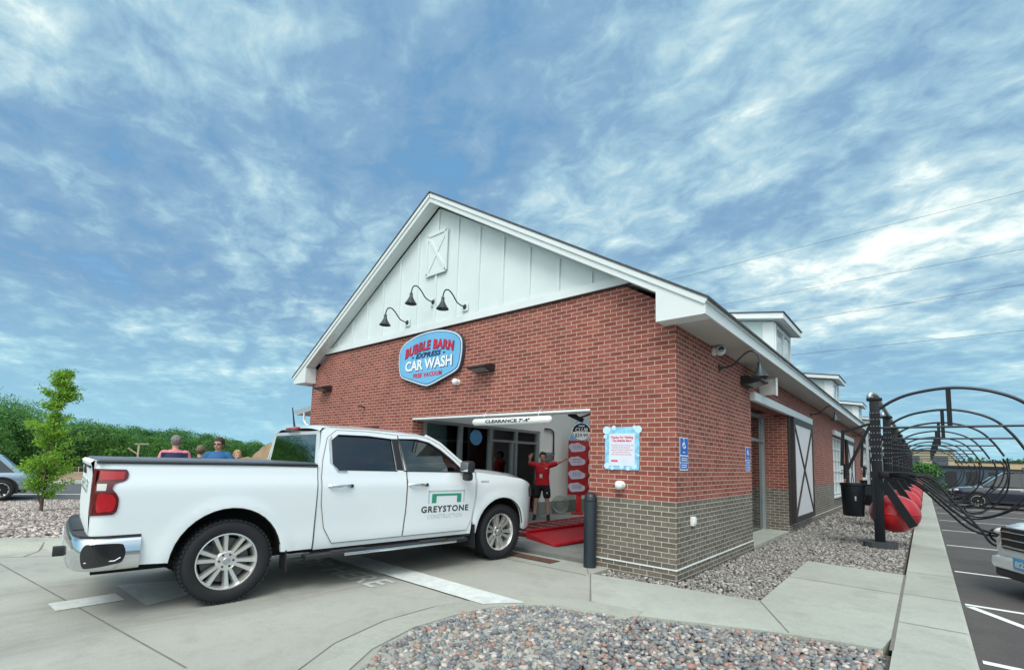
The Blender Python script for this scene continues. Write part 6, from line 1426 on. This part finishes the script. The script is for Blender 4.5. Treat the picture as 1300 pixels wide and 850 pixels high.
def young_tree():
    t = thing('young_tree', 'slender young tree with bright green leaves in the rock bed', 'tree', (-14.28, -4.77, -.13)); t.scale = (1.08, 1.08, 1.07); s = MB(); r = np.random.default_rng(21)
    zs = [.0, .3, .8, 1.4, 2.0, 2.6, 3.15, 3.42]; ax = [(0, 0), (.0, .0), (.02, .015), (.03, .0), (.05, .02), (.08, .06), (.10, .10), (.12, .14)]
    tr = catmull([(a, b, z) for (a, b), z in zip(ax, zs)], 4); s.tube(tr, [.035 - .030 * i / (len(tr) - 1) for i in range(len(tr))], 8)
    C = []
    fork = catmull([(0, 0, .16), (-.06, -.07, .35), (-.10, -.11, .8), (-.09, -.12, 1.4)], 4); s.tube(fork, [.022 - .015 * i / (len(fork) - 1) for i in range(len(fork))], 6)
    for k in range(95):
        z = r.uniform(.40, 3.42); px_ = np.interp(z, zs, [a[0] for a in ax]); py_ = np.interp(z, zs, [a[1] for a in ax])
        rad = np.interp(z, [.35, .6, .95, 1.3, 1.7, 2.1, 2.4, 2.8, 3.1, 3.4], [.26, .42, .56, .52, .48, .42, .27, .38, .26, .08]) * r.uniform(.5, 1.15)
        a = r.uniform(0, 2 * math.pi); 
        if 2.6 < z < 3.1: a = math.atan2(.65, .76) + r.normal() * .9
        d = np.array([math.cos(a), math.sin(a), 0]); p0 = np.array([px_, py_, z - .12]); p2 = p0 + d * rad + np.array([0, 0, rad * r.uniform(.3, .8)]); p1 = (p0 + p2) / 2 + np.array([0, 0, -.03])
        br = catmull([tuple(p0), tuple(p1), tuple(p2)], 3); s.tube(br, [.010 - .007 * i / (len(br) - 1) for i in range(len(br))], 5)
        for q in np.linspace(.25, 1.0, 7):
            c = p0 + (p2 - p0) * q; m = r.integers(13, 24); C.append(c + r.normal(size=(m, 3)) * np.array([.055, .055, .045]))
    s.build('trunk', BARK, t); C = np.concatenate(C); V, F = leaf_quads(C, .026, None, 1.3, r); link('crown', raw_mesh('crown', V, F, LEAFY, False), t)
young_tree()
def crown_pts(r, H, W_, n, z0=.25):
    out = []; nr = []
    blobs = []
    for k in range(11):
        z = r.uniform(z0 + .05, .88) * H; w = W_ * np.interp(z / H, [z0, .5, .75, 1], [.55, .62, .48, .1]); a = r.uniform(0, 2 * math.pi); q = w * r.uniform(.2, .9)
        blobs.append((np.array([q * math.cos(a), q * math.sin(a), z]), W_ * r.uniform(.28, .48)))
    blobs.append((np.array([0, 0, H * .86]), W_ * .33))
    for c, rad in blobs:
        m = n // len(blobs); d = r.normal(size=(m, 3)); d /= np.linalg.norm(d, axis=1)[:, None]; d[:, 2] = np.where(d[:, 2] < -.5, -d[:, 2], d[:, 2])
        out.append(c + d * rad * r.uniform(.72, 1.08, size=(m, 1)) * np.array([1, 1, .85])); nr.append(d)
    return np.concatenate(out), np.concatenate(nr)
def big_tree(x, y, z, H, W_, seed, label, n=5200, size=.16):
    t = thing('tree', label, 'tree', (x, y, z), 0, 'trees at the edge of the wood'); r = np.random.default_rng(seed); s = MB()
    s.tube([(0, 0, 0), (.05, .02, H * .3), (.0, .1, H * .6), (.0, .05, H * .85)], [.16, .12, .08, .03], 8)
    for k in range(7): a = r.uniform(0, 6.28); zz = H * r.uniform(.25, .6); s.tube([(0, 0, zz), (W_ * .25 * math.cos(a), W_ * .25 * math.sin(a), zz + H * .1), (W_ * .45 * math.cos(a), W_ * .45 * math.sin(a), zz + H * .22)], [.07, .045, .02], 6)
    s.build('trunk', BARK, t); C, nn = crown_pts(r, H, W_, n, .15); V, F = leaf_quads(C, size, nn, 1.0, r); link('crown', raw_mesh('crown', V, F, LEAFD, False), t)
def wood(name, rows, seed, mat):
    r = np.random.default_rng(seed); VS = []; FS = []; off = 0
    for (x, y, z, H, W_, n, size) in rows:
        C, nn = crown_pts(r, H, W_, n, .02); C = C * np.array([1, 1, 1]) + np.array([x, y, z]); V, F = leaf_quads(C, size, nn, 1.0, r); VS.append(V); FS.append(F + off); off += len(V)
    return tag(link(name, raw_mesh(name, np.concatenate(VS), np.concatenate(FS), mat, False)), kind='stuff')
r_ = np.random.default_rng(5)
def dirp(px, dist):  # direction by compass angle from the photographer
    a = math.atan2(Fv.y * 607.33 + Rv.y * (px - 650), Fv.x * 607.33 + Rv.x * (px - 650)); return CAM.x + math.cos(a) * dist, CAM.y + math.sin(a) * dist
rows = []
for lay, (dd, fr) in enumerate(((8, .93), (38, 1.02), (-8, .80), (-18, .60), (62, 1.05))):
    for px in np.arange(-420, 480, 15 if lay < 2 else 19):
        D = np.interp(px, [-420, 0, 110, 330, 480], [95, 88, 105, 165, 190]) + dd + r_.normal() * 3
        el = np.interp(px, [-420, -60, 0, 35, 60, 110, 200, 265, 300, 335, 480], [.075, .070, .062, .046, .039, .035, .030, .028, .021, .015, .011])
        x, y = dirp(px + r_.normal() * 5, D); z = terr(x, y) - .6; top = 1.52 + el * D * fr * r_.uniform(.74, 1.10); H = max(2.5, top - z)
        rows.append((x, y, z, H, H * r_.uniform(.55, .75) * (1 if D < 130 else 1.2), 2300, .135 if D < 120 else .19))
wood('left_wood', rows, 11, LEAFD)
rows = []
for px in np.arange(1120, 1900, 16):
    D = 120 + r_.normal() * 6; x, y = dirp(px, D); z = terr(x, y) - .4; rows.append((x, y, z, r_.uniform(2.6, 3.4) + 1.0, 4.5, 700, .30))
wood('right_wood', rows, 12, LEAFD)
for k, (px, D, H, W_, lb_) in enumerate(((8, 74, 6.3, 4.4, 'tall dark green tree at the left edge, above the blue-grey hatchback'), (112, 84, 5.4, 4.6, 'round dark tree rising just right of the young tree'), (150, 92, 5.3, 4.4, 'mid green tree in front of the wood above the truck tailgate'))):
    x, y = dirp(px, D); big_tree(x, y, terr(x, y) - .3, H, W_, 40 + k, lb_)
x, y = dirp(1168, 52); big_tree(x, y, -.2, 2.3, 2.2, 77, 'small bright green tree in front of the far beige building', 2500, .10)
# ---- far things
t = thing('timber_frame', 'small pale timber frame standing in front of the wood', 'timber frame', (-36.6, 1.6, .35)); s = MB()
s.bar((0, 0, -.8), (0, 0, 1.5), .08); s.build('timber_post', pmat('timber', (.50, .42, .32), .8), t); s = MB(); s.bar((0, -.2, 1.48), (0, .5, 1.5), .08); s.build('cross_timber', MATS['timber'], t); s = MB(); s.bar((0, -.55, 1.2), (0, .0, .8), .07); s.build('brace', MATS['timber'], t)
t = thing('silt_fence', 'low black fence line at the edge of the building site', 'fence', (-46, -30, -.6)); s = MB(); s.bb(-.03, .03, 0, 70, .25, .55); s.build('fence_fabric', BLACKP, t, smooth=False)
for k in range(15): s = MB(); s.bar((.06, k * 5, 0), (.06, k * 5, .62), .05); s.build('fence_post', MATS['timber'], t)
TANW = pmat('tan_wall', (.50, .40, .24), .8, var=.1, scale=.5)
def shed(name, label, cat, c, dims, mat, rz=0, trim=BLACKP, nd=3):
    t = thing(name, label, cat, (c[0], c[1], c[2]), rz); w, d, h = dims; s = MB(); s.bb(-w / 2, w / 2, -d / 2, d / 2, 0, h); s.build('wall', mat, t, smooth=False)
    s = MB(); s.bb(-w / 2 - .12, w / 2 + .12, -d / 2 - .12, d / 2 + .12, h, h + .14); s.build('roof_edge', trim, t, smooth=False)
    for k in range(nd):
        x = -w / 2 + w * (k + .5) / nd; s = MB(); s.bb(x - w / nd * .28, x + w / nd * .28, -d / 2 - .03, -d / 2 - .005, h * .25, h * .85); s.build('panel', GLASSD if cat == 'building' else trim, t, smooth=False)
    return t
shed('beige_building', 'beige flat-roofed building with windows far behind the vacuum posts', 'building', (-3.0, 66, -.2), (16, 8, 4.1), pmat('beige_wall', (.42, .37, .26), .8, var=.1, scale=.4), nd=7)
shed('storage_enclosure', 'dark blue-grey enclosure beyond the vacuum arches', 'enclosure', (4.75, 47, -.12), (5.0, 3, 2.15), pmat('enclosure_blue', (.035, .060, .085), .6, var=.3, scale=1.2), nd=4)
shed('tan_building', 'low tan building behind the dark enclosure', 'building', (11.5, 74, -.2), (13, 6, 3.1), TANW, nd=5)
shed('orange_container', 'small orange container right of the dark enclosure', 'container', (8.1, 58, -.15), (2.2, 2, 2.1), pmat('paint_orange', (.55, .22, .03), .6, var=.2, scale=2), nd=2)
shed('green_container', 'green container next to the orange one', 'container', (10.4, 60, -.15), (2.0, 2, 2.0), pmat('paint_green', (.03, .22, .10), .6, var=.2, scale=2), nd=2)
shed('red_container', 'dull red container beyond the dark blue car', 'container', (13.6, 62, -.15), (3.0, 2, 1.8), pmat('paint_red', (.30, .08, .06), .6, var=.2, scale=2), nd=2)
# ---- overhead wires and their poles
WB_ = pmat('wire_black', (.03, .035, .04), .6)
ends = []
for k, (a, b, lb_) in enumerate((((-11.6, 31.1, 16.8), (7.7, 33.3, 18.2), 'topmost of the overhead wires at the right'), ((-8.8, 32.0, 14.2), (7.5, 33.3, 14.7), 'overhead wire second from the top'), ((-4.5, 33.0, 12.3), (7.4, 33.3, 12.6), 'overhead wire third from the top'), ((-4.6, 33.0, 9.8), (7.3, 33.4, 9.9), 'lowest of the overhead wires, just above the far dormers'))):
    a, b = Vector(a), Vector(b); d = (b - a).normalized(); p0 = a + d * ((-44 - a.x) / d.x); p1 = b + d * ((42 - b.x) / d.x); pts = []
    for q in np.linspace(0, 1, 40): p = p0.lerp(p1, q); pts.append(p)
    tag(MB().tube(pts, .010, 5).build('power_line', WB_), lb_, 'power line', 'overhead wires'); ends.append((p0, p1))
for i, nm in ((0, 'tall wooden utility pole behind the car wash'), (1, 'tall wooden utility pole beyond the parking lot')):
    c = sum((e[i] for e in ends), Vector()) / 4; t = thing('utility_pole', nm, 'utility pole', (c.x, c.y, -.3)); s = MB(); s.tube([(0, 0, 0), (0, 0, 20)], [.2, .13], 10); s.build('pole_shaft', BARK, t)
    for e in ends: s = MB(); z = e[i].z + .3; s.bar((0, c.y * 0 - (c.y - e[i].y) * 1.0, z - .1), (0, 0, z - .1), .08); s.bar((0, 0, z - .2), (0, .001 + (e[i].y - c.y) * 1.2, z - .2), .1); s.build('cross_arm', BARK, t)
